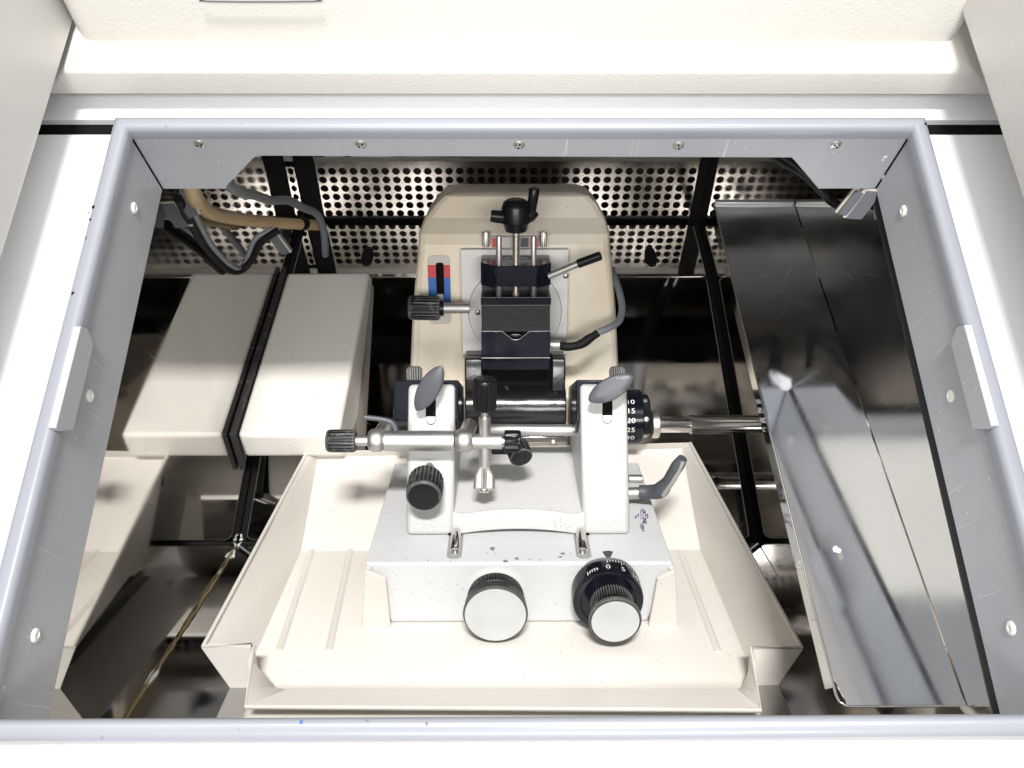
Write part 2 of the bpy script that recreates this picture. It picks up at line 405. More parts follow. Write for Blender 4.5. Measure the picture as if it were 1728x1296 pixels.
# dark tub under everything
floor.loft([[(XL - 1, y, z - .8), (XR + 1, y, z - .8)] for y, z in ((LY - 1, LZ), (BY, BZ), (MY, MZ), (KY + 4, fz(KY + 4)))], cap=False, closed=False)
floor.build('tub', 'dark', ch)
g = .75
def rounded(x0, x1, y0, y1, r, zf, t, n=6):
    pts = []
    for cx_, cy_, a0 in ((x1 - r, y1 - r, 0), (x0 + r, y1 - r, PI / 2), (x0 + r, y0 + r, PI), (x1 - r, y0 + r, 1.5 * PI)):
        for k in range(n + 1):
            a = a0 + k * PI / 2 / n; pts.append((cx_ + r * math.cos(a), cy_ + r * math.sin(a)))
    return [(x, y, zf(y) + t) for x, y in pts]
for ya_, yb2_, rr2 in ((BY + .35, MY - .02, .7), (MY + .03, KY - 1.0, .5)):
    mb = MB(); mb.extrude(rounded(XL + g, XR - g, ya_, yb2_, rr2, fz, -.25), (0, 0, .3)); mb.build('floor_panel', 'steel', ch, bevel=.06)
mb = MB(); mb.box((XL, BY - .25, BZ - .6), (XR, BY + .25, BZ - .12)); mb.build('floor_joint', 'rubber', ch)
sl = MB()
sl.extrude([(XL, LY, LZ), (XL, BY - .1, BZ + .02), (XR, BY - .1, BZ + .02), (XR, LY, LZ)], (0, -.3, -.3)); sl.build('front_slope', 'darksteel', ch)
MB().box((XL, .55, LZ - 1), (XR, LY, FZ - .55)).build('front_wall', 'darksteel', ch)
for s, X in ((-1, XL), (1, XR)):
    poly = [(X, LY, FZ - .75), (X, LY, LZ - .4), (X, BY, BZ + .12), (X, MY, MZ + .1), (X, KY + 6, fz(KY + 6) + .12), (X, KY + 14, fz(KY + 6)), (X, KY + 14, -3.0), (X, 39.5 if s > 0 else 35.5, -3.0), (X, 39.5 if s > 0 else 35.5, FZ - .75)]
    MB().extrude(poly, (s * .3, 0, 0)).build('side_wall', 'steel', ch)
    MB().box((min(X + s * .05, X + s * .6), 1, FZ - .76), (max(X + s * .05, X + s * .6), 40, FZ - .005)).build('gasket', 'rubber', ch)
    for (u0, v0), (u1, v1) in (((BY + .2, BZ), (MY, MZ)), ((MY + .01, MZ), (KY, KZ))):
        mb = MB(); mb.extrude([(X - s * .02, u0, v0 - .35), (X - s * .02, u1, v1 - .35), (X - s * (g - .05), u1, v1 - .35), (X - s * (g - .05), u0, v0 - .35)], (0, 0, .12)); mb.build('corner_seal', 'rubber', ch)
if True:
    p = [(XL + .1, y, z) for y, z in ((LY + .2, LZ + .1), (5, 0), (9, 0), (13, 0), (BY - .6, 0), (BY + .3, BZ + .2))]
    sp = lambda y: LZ + (y - LY) * (BZ - LZ) / (BY - LY)
    p = [(XL + .10 + random.uniform(-.07, .07), y, sp(y) + .06 + random.uniform(-.03, .03)) for y in np.linspace(LY + .1, BY - .4, 44)]
    rr_s = [random.uniform(.07, .15) for _ in range(200)]
    MB().tube(p, lambda t: rr_s[int(t * 43)] * (1 if t < .97 else .6), 8, 1).build('sealant', 'sealant', ch)
    for _ in range(16):
        c = np.array([XL + random.uniform(.05, .4), BY + random.uniform(-1.9, .9), 0]); c[2] = (sp(c[1]) if c[1] < BY - .1 else fz(c[1]) + .12) + .05
        mb = MB(); mb.blob(c, ((random.uniform(.05, .14), random.uniform(-.1, .1), 0), (random.uniform(-.1, .1), random.uniform(.06, .22), -.1), (0, .03, random.uniform(.02, .05))), 1.6, 7, 5); mb.build('sealant_flake', 'print', ch)
MB().box((XL, 35.7, -3.25), (XR, 75, -3.05)).build('ceiling_panel', 'steel', ch)
# perforated back panel, leaning back 20 degrees
UP = np.array([0, .342, .94]); PN = np.array([0, -.94, .342])
pitch, rh = 1.32, .49
pv = 1.225
pb = MB()
nx, nz = 36, 6
x0 = at(549, 372, y=KY)[0]
base = np.array([x0, KY, KZ]) + UP * .5
K = 12
sq = []
for k in range(K):
    a = 2 * PI * k / K + PI / 12; c, s_ = math.cos(a), math.sin(a); m_ = max(abs(c), abs(s_)); sq.append((c / m_ * pitch / 2, s_ / m_ * pitch / 2, c * rh, s_ * rh))
# square corners must be hit for a closed grid: use 45-degree aligned points
sq = []
K = 16
for k in range(K):
    a = 2 * PI * k / K; c, s_ = math.cos(a), math.sin(a); m_ = max(abs(c), abs(s_)); sq.append((c / m_ * pitch / 2, s_ / m_ * pitch / 2, c * rh, s_ * rh))
for i in [-4, -3] + list(range(nx)):
    for j in range(nz):
        o_ = base + np.array([(i + .5) * pitch, 0, 0]) + UP * (j + .5) * pv
        vs = [o_ + np.array([a, 0, 0]) + UP * b * pv / pitch for a, b, c, d in sq] + [o_ + np.array([c, 0, 0]) + UP * d for a, b, c, d in sq]
        vs += [v - PN * .07 for v in vs[K:]]
        pb.add(vs, [(k, (k + 1) % K, K + (k + 1) % K, K + k) for k in range(K)] + [(K + k, K + (k + 1) % K, 2 * K + (k + 1) % K, 2 * K + k) for k in range(K)])
xe = x0 + nx * pitch
pp = pb.build('perforated_panel', 'perf', ch, smooth=30)
mb = MB()
b0 = base - UP * .35
mb.extrude([b0 + (-.0 * XV), b0 + XV * (xe - x0), base + XV * (xe - x0), base], -PN * .14)
t0 = base + UP * (nz * pv)
mb.extrude([t0, t0 + XV * (xe - x0), t0 + XV * (xe - x0) + UP * .75, t0 + UP * .75], -PN * .14)
mb.build('panel_margin', 'perf', ch)
t1 = t0 + UP * .76
mb = MB(); mb.extrude([t1, t1 + XV * (xe - x0), t1 + XV * (xe - x0) + PN * .35 + UP * .35, t1 + PN * .35 + UP * .35, t1 + PN * .35 + UP * .95, t1 + UP * .95][:2] + [t1 + XV * (xe - x0) + PN * .3 + UP * .75, t1 + PN * .3 + UP * .75], -PN * .14); mb.build('panel_lip', 'satin', ch)
t2 = t1 + PN * .3 + UP * .76
mb = MB(); mb.extrude([t2, t2 + XV * (xe - x0), t2 + XV * (xe - x0) + UP * 36, t2 + UP * 36], -PN * .14); mb.build('back_plate', 'steel', ch)
e0_ = np.array([XL, KY, KZ - 1]) - PN * .6
mb = MB(); mb.extrude([e0_, e0_ + XV * 5, e0_ + XV * 5 + UP * 46, e0_ + UP * 46], -PN * .1); mb.build('black_backing', 'dark', ch)  # black sheet added so the holes and floor reflection stay dark
e1_ = t1 - XV * (4 * pitch)
mb = MB(); mb.extrude([e1_, e1_ + XV * 2 * pitch, e1_ + XV * 2 * pitch + UP * 3, e1_ + UP * 3], -PN * .14); mb.build('panel_lip', 'satin', ch)
mb = MB(); q0_ = np.array([XL, KY, KZ - 3]) - PN * 2.2; mb.extrude([q0_, q0_ + XV * (XR - XL), q0_ + XV * (XR - XL) + UP * 16, q0_ + UP * 16], -PN * .3); mb.build('rear_cavity', 'copper', ch)
for a, b in ((x0 - 2 * pitch + .05, x0 - .05), (xe + .05, XR), (XL, x0 - 4 * pitch - .03)):
    bb_ = np.array([a, KY, KZ - 1])
    mb = MB(); mb.extrude([bb_, bb_ + XV * (b - a), bb_ + XV * (b - a) + UP * 22, bb_ + UP * 46], -PN * .4); mb.build('corner_post', 'rubber', ch)
for px, py in ((620, 432), (1098, 433)):   # black oval plugs in the falling rear part of the floor
    z = -48
    for _ in range(20):
        c = at(px, py, z=z); z = fz(c[1]) + .12
    dn = np.array([0, KY - MY, KZ - MZ]); dn /= np.linalg.norm(dn); up_ = np.array([0, -dn[2], dn[1]])
    MB().blob(c, (dn * 1.75, XV * .75, up_ * .3), 3.2).build('floor_plug', 'rubber', ch)

# ================================================================== steel shelf on the right
ya, za, yb_, zb_ = 43.1, -19.3, 1.85, -9.15
sx0, sx1 = 17.15, XR - .07
sh = thing('steel_shelf', 'scratched polished steel shelf sloping along the right chamber wall', 'shelf', ((sx0 + sx1) / 2, 22, -16))
rings = []
NY = 24
def shz(y, u): return za + (ya - y) / (ya - yb_) * (zb_ - za) - .03 * math.sin(PI * u) - .2 * math.sin(PI * (ya - y) / (ya - yb_))
us = np.linspace(0, 1, 9)
R_ = .9
mbs = MB()
for i in range(NY + 1):
    y = ya + (yb_ - ya) * i / NY
    dx = 0
    if i == NY: dx = .55
    row = [(sx0 + dx + (sx1 - sx0 - dx) * u, y, shz(y, u)) for u in us]
    rings.append(row + [(p[0], p[1], p[2] - .16) for p in row[::-1]])
mbs.loft(rings)
mbs.build('plate', 'shelf', sh, smooth=30)
mb = MB()
edge = [(sx0, y, shz(y, 0) - .0) for y in np.linspace(ya, yb_ + .6, 16)] + [(sx0 + .2, yb_ + .15, shz(yb_, 0) + .0), (sx0 + .6, yb_ - .02, shz(yb_, 0))] + [(x, yb_ - .02, shz(yb_, .5)) for x in (sx0 + 2, sx1 - .3)]
mb.tube(edge, .075, 10, 2); mb.build('rolled_edge', 'chrome', sh)
mb = MB(); mb.box((sx0 + .05, ya - .05, za - .35), (sx1, ya + .35, za + .25)); mb.build('rear_lip', 'satin', sh, bevel=.08)
mb = MB(); mb.extrude([(sx0 + .06, ya, shz(ya, 0) - .12), (sx0 + .06, ya, shz(ya, 0) - 1.6), (sx0 + .06, yb_ + 1, shz(yb_ + 1, 0) - 1.6), (sx0 + .06, yb_ + 1, shz(yb_ + 1, 0) - .25)], (.12, 0, 0)); mb.build('flange', 'darksteel', sh)
c = at(1408, 930, z=-11.9); c[2] = shz(c[1], .35) + .02
mb = MB(); mb.extrude([c + np.array(v) for v in ((-.2, -.1, 0), (.15, -.22, 0), (.3, .0, 0), (.1, .12, 0), (.0, .25, 0), (-.22, .12, 0))], (0, 0, .03)); mb.build('frost_flake', 'print', sh)

# ================================================================== cover box on the left
tb = np.array([0, 51.9, -44.05]); tf = np.array([0, 27.95, -35.25]); bf = np.array([0, 26.75, -38.3])
bx0_, bx1_ = XL + .75, -17.2
cb = thing('cover_box', 'beige painted cover box sloping back beside the left chamber wall', 'box', ((bx0_ + bx1_) / 2, 38, -44))
zfb = fz(tb[1]) + .4
pr = [tf, tb, np.array([0, tb[1] + .3, zfb]), np.array([0, 33, fz(33) + .45]), np.array([0, 29, -40.5]), bf]
rl = [(bx0_, p[1], p[2]) for p in pr]; rr = [(bx1_ + (.2 if i in (2, 3, 4, 5) else 0), p[1], p[2]) for i, p in enumerate(pr)]
MB().loft([rl, rr]).build('cover', 'boxpaint', cb, bevel=.45, seg=4)
mb = MB()
t3 = (tf - tb) / np.linalg.norm(tf - tb); up3 = np.array([0, -t3[2], t3[1]]) * -1
if up3[2] < 0: up3 = -up3
outer = [tb + up3 * .45 - t3 * .6, tf + up3 * .45 + t3 * .35, bf + np.array([0, -.6, .1]) + (bf - tf) * .35, bf + np.array([0, .1, 0]) + (bf - tf) * .35, tf - up3 * .7 - t3 * .7, tb - up3 * .9]
mb.extrude([(XL + .12, p[1], p[2]) for p in outer], (.5, 0, 0)); mb.build('edge_seal', 'sealfoam', cb, bevel=.08)

# ================================================================== waste tray
tr = thing('waste_tray', 'cream plastic catch tray with notched front corners under the microtome', 'tray', W((0, 20, -9.8)))
TB = -9.6
def F(px, py): return atb(px, py, TB)
ns = 25.4
A = atn(343, 1090, ns); An = atn(428, 1090, ns); Ab = atn(395, 1166, ns); Abn = atn(420, 1166, ns)
A2 = atn(1352, 1092, ns); A2n = atn(1266, 1094, ns); A2b = atn(1302, 1168, ns); A2bn = atn(1275, 1168, ns)
nb_ = F(508, 930)[1]
xl_, xr_ = F(508, 930)[0], F(1182, 928)[0]
def Wl(v): return W(v)
def floorpt(px, py, h=.45):
    # point of the flat rear part of the tray, lying on the chamber floor
    z = -43
    for _ in range(8):
        p = at(px, py, z=z); z = fz(p[1]) + h + 1.2
    return p
tm = MB()   # world coords
V = {}
V['fl0'] = W(F(508, 930)); V['fr0'] = W(F(1182, 928))
V['fl1'] = W((xl_, ns, TB)); V['fr1'] = W((xr_, ns, TB))
nl = F(482, 1163)[1]
V['lip_l'] = W(F(482, 1163)); V['lip_r'] = W(F(1245, 1163))
V['A'] = W(A); V['A2'] = W(A2)
dz0 = V['fl0'][2] - fz(V['fl0'][1])
def back(px, py):
    z = -42
    for _ in range(12):
        p = at(px, py, z=z); z = fz(p[1]) + dz0
    return p
V['bl'] = back(537, 772); V['br'] = back(1150, 757)
V['Bl'] = V['bl'] + np.array([-.9, .2, 1.1]); V['Br'] = V['br'] + np.array([.7, .2, 1.1])
# put the top back corners on the edge lines seen in the image
def grid(a, b, c, d, n, m):
    """bilinear patch a-b / d-c"""
    out = []
    for i in range(n + 1):
        s = i / n; out.append([(a * (1 - t) + b * t) * (1 - s) + (d * (1 - t) + c * t) * s for t in [j / m for j in range(m + 1)]])
    return out
def patch(mb, a, b, c, d, n=1, m=1): mb.loft(grid(a, b, c, d, n, m), cap=False, closed=False)
patch(tm, V['bl'], V['br'], V['fr0'], V['fl0'])
patch(tm, V['fl0'], V['fr0'], V['fr1'], V['fl1'])
patch(tm, V['fl1'], V['fr1'], V['lip_r'], V['lip_l'])
# side walls
def towards(a, b, t): return a * (1 - t) + b * t
mL, mR = towards(V['Bl'], V['A'], .45), towards(V['Br'], V['A2'], .45)
patch(tm, V['bl'], V['fl0'], mL, V['Bl']); patch(tm, V['fl0'], V['fl1'], V['A'], mL)
patch(tm, V['br'], V['fr0'], mR, V['Br']); patch(tm, V['fr0'], V['fr1'], V['A2'], mR)
# back edge upstand
patch(tm, V['bl'], V['br'], V['Br'], V['Bl'])
# shoulders (front of the side bins) and their undersides
sL0, sL1 = W((xl_ + .05, ns, TB)), None
patch(tm, V['A'], W(An), W(Abn), W(Ab)); patch(tm, V['A2'], W(A2n), W(A2bn), W(A2b))
patch(tm, V['fl1'], V['A'], W(Ab), W((xl_, ns, -9.9))); patch(tm, V['fr1'], V['A2'], W(A2b), W((xr_, ns, -9.9)))
# lip: cheeks and front flap
nf = 30.2
FLc = atn(414, 1192, nf); FRc = atn(1284, 1198, nf)
def cheek(An_, fl1, lip, Fc, s):
    pts_t = [W(An_), W(towards(np.array(An_), np.array(Fc), .25) + np.array([s * -.05, 0, .15])), W(towards(np.array(An_), np.array(Fc), .7) + np.array([s * .1, 0, -.1])), W(Fc)]
    pts_b = [fl1, towards(fl1, lip, .35), towards(fl1, lip, .75), lip]
    tm.loft([pts_t, pts_b], cap=False, closed=False)
cheek(An, V['fl1'] + XV * .25, V['lip_l'], FLc, 1); cheek(A2n, V['fr1'] - XV * .25, V['lip_r'], FRc, -1)
patch(tm, V['lip_l'], V['lip_r'], W(FRc), W(FLc))
trs = tm.build('shell', 'cream', tr, solid=.22, off=1, bevel=.1, seg=2, smooth=30)
mb = MB()
rimp = [V['Bl'], mL, V['A'], W(An), W(FLc), W(FRc), W(A2n), V['A2'], mR, V['Br']]
mb.tube(rimp, .15, 8, 1); mb.build('rim', 'cream', tr)
mb = MB()
for a, b in (((527, 926), (471, 1098)), ((592, 926), (555, 1098)), ((1147, 930), (1212, 1100))):
    p, q = F(*a), F(*b); p[2] -= .17; q[2] -= .17
    MB(W).tube([p, towards(p, q, .5), q], lambda t: .34, 12, 3).build('rib', 'cream', tr)
ts = MB()
nsu = 29.2
e0, e1 = atn(398, 1212, nsu), atn(1294, 1206, nsu)
pts = []
for (cx_, sgn) in ((e0[0], -1), (e1[0], 1)):
    pass
r = 1.1
P = []
for k in range(7):
    a = PI / 2 + k * PI / 2 / 6; P.append((e0[0] + r + r * math.cos(a), 26.8, e0[2] - r + r * math.sin(a)))
Q = []
for k in range(7):
    a = k * PI / 2 / 6; Q.append((e1[0] - r + r * math.cos(a), 26.8, e1[2] - r + r * math.sin(a)))
sup = thing('tray_support', 'smooth cream bolster with rounded ends beneath the tray front', 'bolster', W((0, 28, -11)))
MB(W).extrude(P[::-1] and (Q + P) + [(e0[0], 26.8, e0[2] - 3), (e1[0], 26.8, e1[2] - 3)], (0, nsu - 26.8 + .5, 0)).build('bolster', 'cream', sup, bevel=.35, seg=3)

# ================================================================== microtome body
mi = thing('microtome', 'inclined microtome with cream tower and white base in the chamber', 'microtome', W((0, 8, -9.6)))
LB = -4.2; N1 = atb(878, 950, LB)[1]
hb = 11.8
# base block, tapering down, sloping sides
top = [(-hb, N1, LB), (hb, N1, LB), (hb, -1.5, LB), (-hb, -1.5, LB)]
bot = [(-hb + 1.7, N1 + .1, -9.55), (hb - 1.7, N1 + .1, -9.55), (hb - 1.7, 4.5, -9.55), (-hb + 1.7, 4.5, -9.55)]
MB(W).loft([bot, top]).build('base', 'whitegrey', mi, bevel=.25, seg=3)
# collar of the tray round the base
mb = MB(W)
c0 = atn(617, 957, N1 + .25); c1 = atn(652, 972, N1 + .25); c2 = atn(661, 1063, N1 + .25); c3 = atn(612, 1083, N1 + .9)
d0 = atn(1138, 957, N1 + .25); d1 = atn(1108, 972, N1 + .25); d2 = atn(1091, 1063, N1 + .25); d3 = atn(1142, 1083, N1 + .9)
DVY = np.array([0, 1., 0])
def P3(p, n): return (p[0], n, p[2])
Nf = N1 + .3
for q in ([P3(c0, Nf), P3(c1, Nf), P3(c2, Nf), (c3[0] - .1, Nf, TB - .3)], [P3(d0, Nf), P3(d1, Nf), P3(d2, Nf), (d3[0] + .1, Nf, TB - .3)]):
    q_ = [np.array(p) for p in q]
    side = [q_[0], q_[3]]; s = -1 if q_[0][0] < 0 else 1
    mb.extrude(q_, (0, .35, 0))
    mb.extrude([q_[0] - DVY * .01, q_[3] - DVY * .01, q_[3] - DVY * .01 - XV * s * .5, q_[0] - DVY * .01 - XV * s * .4], (0, -12, 0))
mb.extrude([(c2[0] - 1.6, Nf + .36, TB - .3), (c2[0] - 1.4, Nf + .36, c2[2] - .02), (d2[0] + 1.4, Nf + .36, c2[2] - .02), (d2[0] + 1.6, Nf + .36, TB - .3)], (0, .9, 0))
mb.build('collar', 'cream', tr, bevel=.18, seg=3)
# tower
def ring4(n, b, xl, xr, nb): return [(xl, n, b), (xr, n, b), (xr, nb, b), (xl, nb, b)]
NT = -3.0
tl = lambda px, py: atn(px, py, NT)
x640 = (tl(690, 640)[0], tl(1046, 640)[0]); b640 = tl(868, 640)[2]
x400 = (tl(705, 402)[0], tl(1031, 402)[0]); b400 = tl(868, 402)[2]
NTT = -6.3
x325 = (atn(737, 330, NTT)[0], atn(1010, 330, NTT)[0]); b325 = atn(868, 325, NTT)[2]
xm = (atn(722, 352, -5.2)[0], atn(1022, 352, -5.2)[0])
rings = []
t368, t368r = atn(716, 368, -5.0), atn(1022, 370, -5.0); t345, t345r = atn(733, 345, -5.75), atn(1010, 346, -5.75)
t332, t332r = atn(748, 331, -6.15), atn(996, 332, -6.15); t326, t326r = atn(768, 325, -6.9), atn(978, 325, -6.9); b325 = t326[2]
xw = [(b640 - .5, x640, NT, -9.), (b640 + (b400 - b640) * .5, None, NT, -10.5), (b400 - .6, x400, NT, -12), (b400 + .3, x400, NT - .5, -12.5),
      (t368[2], (t368[0], t368r[0]), -5.0, -13.2), (t345[2], (t345[0], t345r[0]), -5.75, -13.6), (t332[2], (t332[0], t332r[0]), -6.15, -13.8), (b325, (t326[0], t326r[0]), -6.9, -13.8)]
CH = .7
for b, x, n, nbk in xw:
    if x is None: x = ((x640[0] + x400[0]) / 2 - .1, (x640[1] + x400[1]) / 2 + .1)
    a, c = x
    rings.append([(a + CH, n, b), (c - CH, n, b), (c - CH * .3, n - CH * .3, b), (c, n - CH, b), (c + .15, nbk, b), (a - .15, nbk, b), (a, n - CH, b), (a + CH * .3, n - CH * .3, b)])
MB(W).loft(rings).build('tower', 'aged', mi, bevel=.12, seg=2, smooth=17)
# lower body below the tower
rl = [atn(676, 765, -.6), atn(966, 765, -.6)]
bl_ = rl[0][2]
mb = MB(W)
mb.loft([[(-10.6, -.6, bl_), (9.6, -.6, bl_), (10.0, -7.5, bl_ + .5), (-10.8, -7.5, bl_ + .5)], [(-10.6, -.8, b640 - 1.0), (10.2, -.8, b640 - 1.0), (10.4, -8, b640 - 1.), (-10.8, -8, b640 - 1.)],
         [(-10.55, NT - .1, b640 - .35), (10.25, NT - .1, b640 - .35), (10.4, -8.5, b640 - .35), (-10.75, -8.5, b640 - .35)]])
mb.build('lower_body', 'aged', mi, bevel=.3, seg=3)
# seam lip along both sides of the tower front
for s, pth in ((-1, ((712, 425), (708, 520), (704, 640))), (1, ((1024, 425), (1031, 520), (1036, 640)))):
    MB(W).tube([atn(a, b, NT + .01) for a, b in pth], .07, 8, 3).build('edge_bead', 'aged', mi)
# faded badge on the tower bevel
cb0 = [atn(790, 345, -6.05), atn(950, 345, -6.05), atn(950, 364, -5.2), atn(785, 364, -5.2)]
mb = MB(W)
for q0_, q1_ in zip(cb0, cb0[1:] + cb0[:1]): mb.tube([q0_, q1_], .05, 6, 1)
mb.build('badge_edge', 'aged', mi)
# temperature scale slot
NS = NT + .06
def rrect(x0, x1, b0, b1, r, n, k=5):
    out = []
    for cx_, cb_, a0 in ((x1 - r, b1 - r, 0), (x0 + r, b1 - r, PI / 2), (x0 + r, b0 + r, PI), (x1 - r, b0 + r, 1.5 * PI)):
        out += [(cx_ + r * math.cos(a0 + i * PI / 2 / k), n, cb_ + r * math.sin(a0 + i * PI / 2 / k)) for i in range(k + 1)]
    return out
s0, s1 = atn(725, 547, NS), atn(759, 431, NS)
scl = MB(W).extrude(rrect(s0[0], s1[0], s0[2], s1[2], .45, NS - .1), (0, .12, 0)).build('scale_plate', 'scalegrey', mi, bevel=.03)
def band(y0, y1, m, dn):
    a, b = atn(725, y1, NS), atn(759, y0, NS); MB(W).box((s0[0], NS + dn, a[2]), (s1[0], NS + dn + .012, b[2])).build('colour_band', m, scl)
band(447, 468.5, 'red', .022); band(468.5, 511, 'blue', .022)
a, b = atn(737, 497, NS), atn(748.5, 443, NS)
MB(W).extrude(rrect(a[0], b[0], a[2], b[2], .2, NS + .03), (0, .04, 0)).build('slot', 'dark', scl)
a, b = atn(738, 506, NS), atn(748, 495, NS)
MB(W).box((a[0], NS, a[2]), (b[0], NS + .3, b[2])).build('pointer', 'satin', scl, bevel=.04)
a, b = atn(730, 533, NS), atn(757, 528, NS)
# face plate
NP = NT + .9
a, b = atn(781, 598, NP), atn(960, 421, NP)
fp = MB(W).box((a[0], NT - .3, a[2]), (b[0], NP, b[2])).build('face_plate', 'plate', mi, bevel=.05)
cc = atn(869, 527, NP); rr_ = (atn(947, 527, NP)[0] - atn(791, 527, NP)[0]) / 2
MB(W).lathe(cc, (0, 1, 0), [(-.2, rr_), (.1, rr_), (.14, rr_ - .05), (.14, .5)], 64).build('turntable', 'plate', fp)
MB(W).lathe(cc, (0, 1, 0), [(.0, rr_ + .04), (.012, rr_ + .045), (.012, rr_ + .001)], 64).build('turntable_gap', 'dark', fp)
for (px, py, r_, sl_) in ((955, 465, .26, True), (892, 434, .2, True), (806, 527, .25, False)):
    c = atn(px, py, NP + (.14 if px == 806 else 0)); mb = MB(W); mb.lathe(c, (0, 1, 0), [(-.05, r_), (.16, r_), (.22, r_ * .7), (.23, .01)], 20)
    sco = mb.build('screw', 'nickel', fp); mb = MB(W); cross_slot(mb, c, (0, 1, 0), r_, .21, sl_, .9); mb.build('slot', 'dark', sco)
# label and two knurled pins at the top of the plate
a, b = atn(830, 419, NT + .2), atn(909, 399, NT + .2)
MB(W).box((a[0], NT - .2, a[2]), (b[0], NT + .25, b[2])).build('sight_block', 'scalegrey', mi, bevel=.06)
w_ = (b[0] - a[0]) / 5
for k, m_ in ((0, 'red'), (1, 'plate'), (3, 'plug'), (4, 'red')):
    MB(W).box((a[0] + w_ * k + .06, NT + .252, a[2] + .12), (a[0] + w_ * (k + 1) - .06, NT + .266, b[2] - .12)).build('sight_mark', m_, mi)
for px in (820, 917):
    p, q = atn(px, 416, NT + .5), atn(px, 391, NT + .5)
    MB(W).lathe(p, q - p, [(0, .2), (.0, .3), (.1, .33), (np.linalg.norm(q - p) - .1, .33), (np.linalg.norm(q - p), .27)], flutes=14, amp=.12, fl=(2, 3)).build('knurled_pin', 'nickel', mi)
# left adjusting knob with its rod
def fluted_knob(p, d, r, l, fl, m, parent, name='knob', face=None, cap=None, amp=.09, skirt=True):
    d = np.asarray(d, float); d /= np.linalg.norm(d); p = np.asarray(p, float)
    prof = [(0, r * .80), (.03 * l, r * .93), (.10 * l, r), (.80 * l, r), (.87 * l, r * .97), (.93 * l, r * .97), (.985 * l, r * .9), (l, r * .84)]
    k = MB(W).lathe(p, d, prof, flutes=fl, amp=amp, fl=(2, 3)).build(name, m, parent, smooth=35)
    if face: MB(W).lathe(p + d * l, d, [(-.04, r * .84), (.03, r * .83), (.06, r * .6), (.07, .01)], 40).build('cap', face, k)
    return k
kn = .6
p0, p1 = atn(742, 520, kn), atn(785, 520, kn)
MB(W).cyl(p0 - XV * .3, p1 + XV * .4, .48).build('adjuster_rod', 'satin', mi)
p = atn(743, 520, kn); q = atn(690, 519, kn)
fluted_knob(p, q - p, 1.12, np.linalg.norm(q - p), 22, 'worn', mi, 'adjuster_knob')
MB(W).lathe(p, XV, [(0, .75), (.3, .72), (.35, .5)], 24).build('knob_collar', 'black', mi)
# front knobs: coarse knob and micrometer dial
def front_knob(px, py, rpx, name, out, backlen):
    nfk = N1 + out; c = atn(px, py, nfk); r = rpx * PXL(c)
    return nfk, c, r
DV = np.array([0, 1., 0])
nk, c, r = front_knob(836, 1038, 55, 'k', 2.9, 2.6)
base_ = c - DV * 2.9
k = MB(W).lathe(base_ - DV * .1, DV, [(0, r * .80), (.6, r * .80), (.62, r * .87), (.7, r * .9), (1.75, r * .92), (1.85, r * .955), (1.9, r * .93), (2.0, r * .96), (2.6, r * .985), (2.85, r), (2.98, r * .97), (3.0, r * .94)], flutes=64, amp=.045, fl=(3, 4)).build('coarse_knob', 'worn', mi, smooth=30)
MB(W).lathe(c, DV, [(-.02, r * .945), (.025, r * .94), (.03, .01)], 64).build('cap', 'capgrey', k)
MB(W).lathe(base_ - DV * .1, DV, [(0, r * .85), (.6, r * .85), (.6, r * .79)], 48).build('knob_collar', 'plate', k)
nk, c, r = front_knob(1038.5, 1049, 43.5, 'm', 3.9, 3.)
base_ = c - DV * 3.9
k = MB(W).lathe(base_ + DV * 1.5, DV, [(0, r * .86), (1.2, r * .86), (1.5, r * .9), (1.95, r * .98), (2.0, r * 1.02), (2.3, r * 1.03), (2.4, r * 1.0), (2.42, r * .95)], flutes=48, amp=.05, fl=(0, 1, 2, 3)).build('micrometer_knob', 'worn', mi, smooth=30)
MB(W).lathe(c, DV, [(-.02, r * .95), (.03, r * .93), (.035, .01)], 64).build('cap', 'capgrey', k)
rd = r * 1.43; cdial = base_.copy(); cdial[0] -= .25; cdial[2] += .1
dial = MB(W).lathe(cdial - DV * .1, DV, [(0, rd), (1.55, rd), (1.68, rd * .985), (1.72, rd * .95), (1.72, rd * .78), (1.66, rd * .76), (1.66, .4)], 72).build('micrometer_dial', 'anod', mi, smooth=30)
MB(W).lathe(cdial - DV * .1, DV, [(0, rd * 1.04), (.1, rd * 1.04), (.12, rd)], 64).build('dial_ring', 'satin', dial)
mb = MB(W)
def on_dial(s, ang, n0, size, mb, rad, cc_, flip=1):
    v, f = txt(s, size)
    o_ = []
    for (x, y, z) in v:
        th = ang + x / rad
        o_.append((cc_[0] + math.sin(th) * (rad + .02), cc_[1] + n0 - y, cc_[2] + math.cos(th) * (rad + .02)))
    mb.add(o_, f)
for s, a in (('0', -.02), ('5', .42), ('10', .84), ('15', 1.26), ('20', 1.68), ('µm', -.48), ('25', 2.1), ('30', 2.52)):
    on_dial(s, a, 1.05, .74, mb, rd, cdial)
for k2 in range(0, 36):
    a = -.02 + k2 * .084; l = .42 if k2 % 5 == 0 else .25
    v = [(-.025, 0), (.025, 0), (.025, l), (-.025, l)]
    mb.add([(cdial[0] + math.sin(a + x / rd) * (rd + .02), cdial[1] + .08 + y, cdial[2] + math.cos(a + x / rd) * (rd + .02)) for x, y in v], [(0, 1, 2, 3)])
mb.build('dial_numbers', 'print', dial)
# pointer wedge above the dial
p_ = atb(1027, 938, LB)
mb = MB(W)
tri = [atb(1016, 931, LB), atb(1035, 931, LB), atb(1027, 947, LB)]
cent = sum(tri) / 3
mb.loft([[t for t in tri], [towards(t, cent, .75) + np.array([0, -.05, .28]) for t in tri]]); mb.build('pointer_wedge', 'handle', mi)
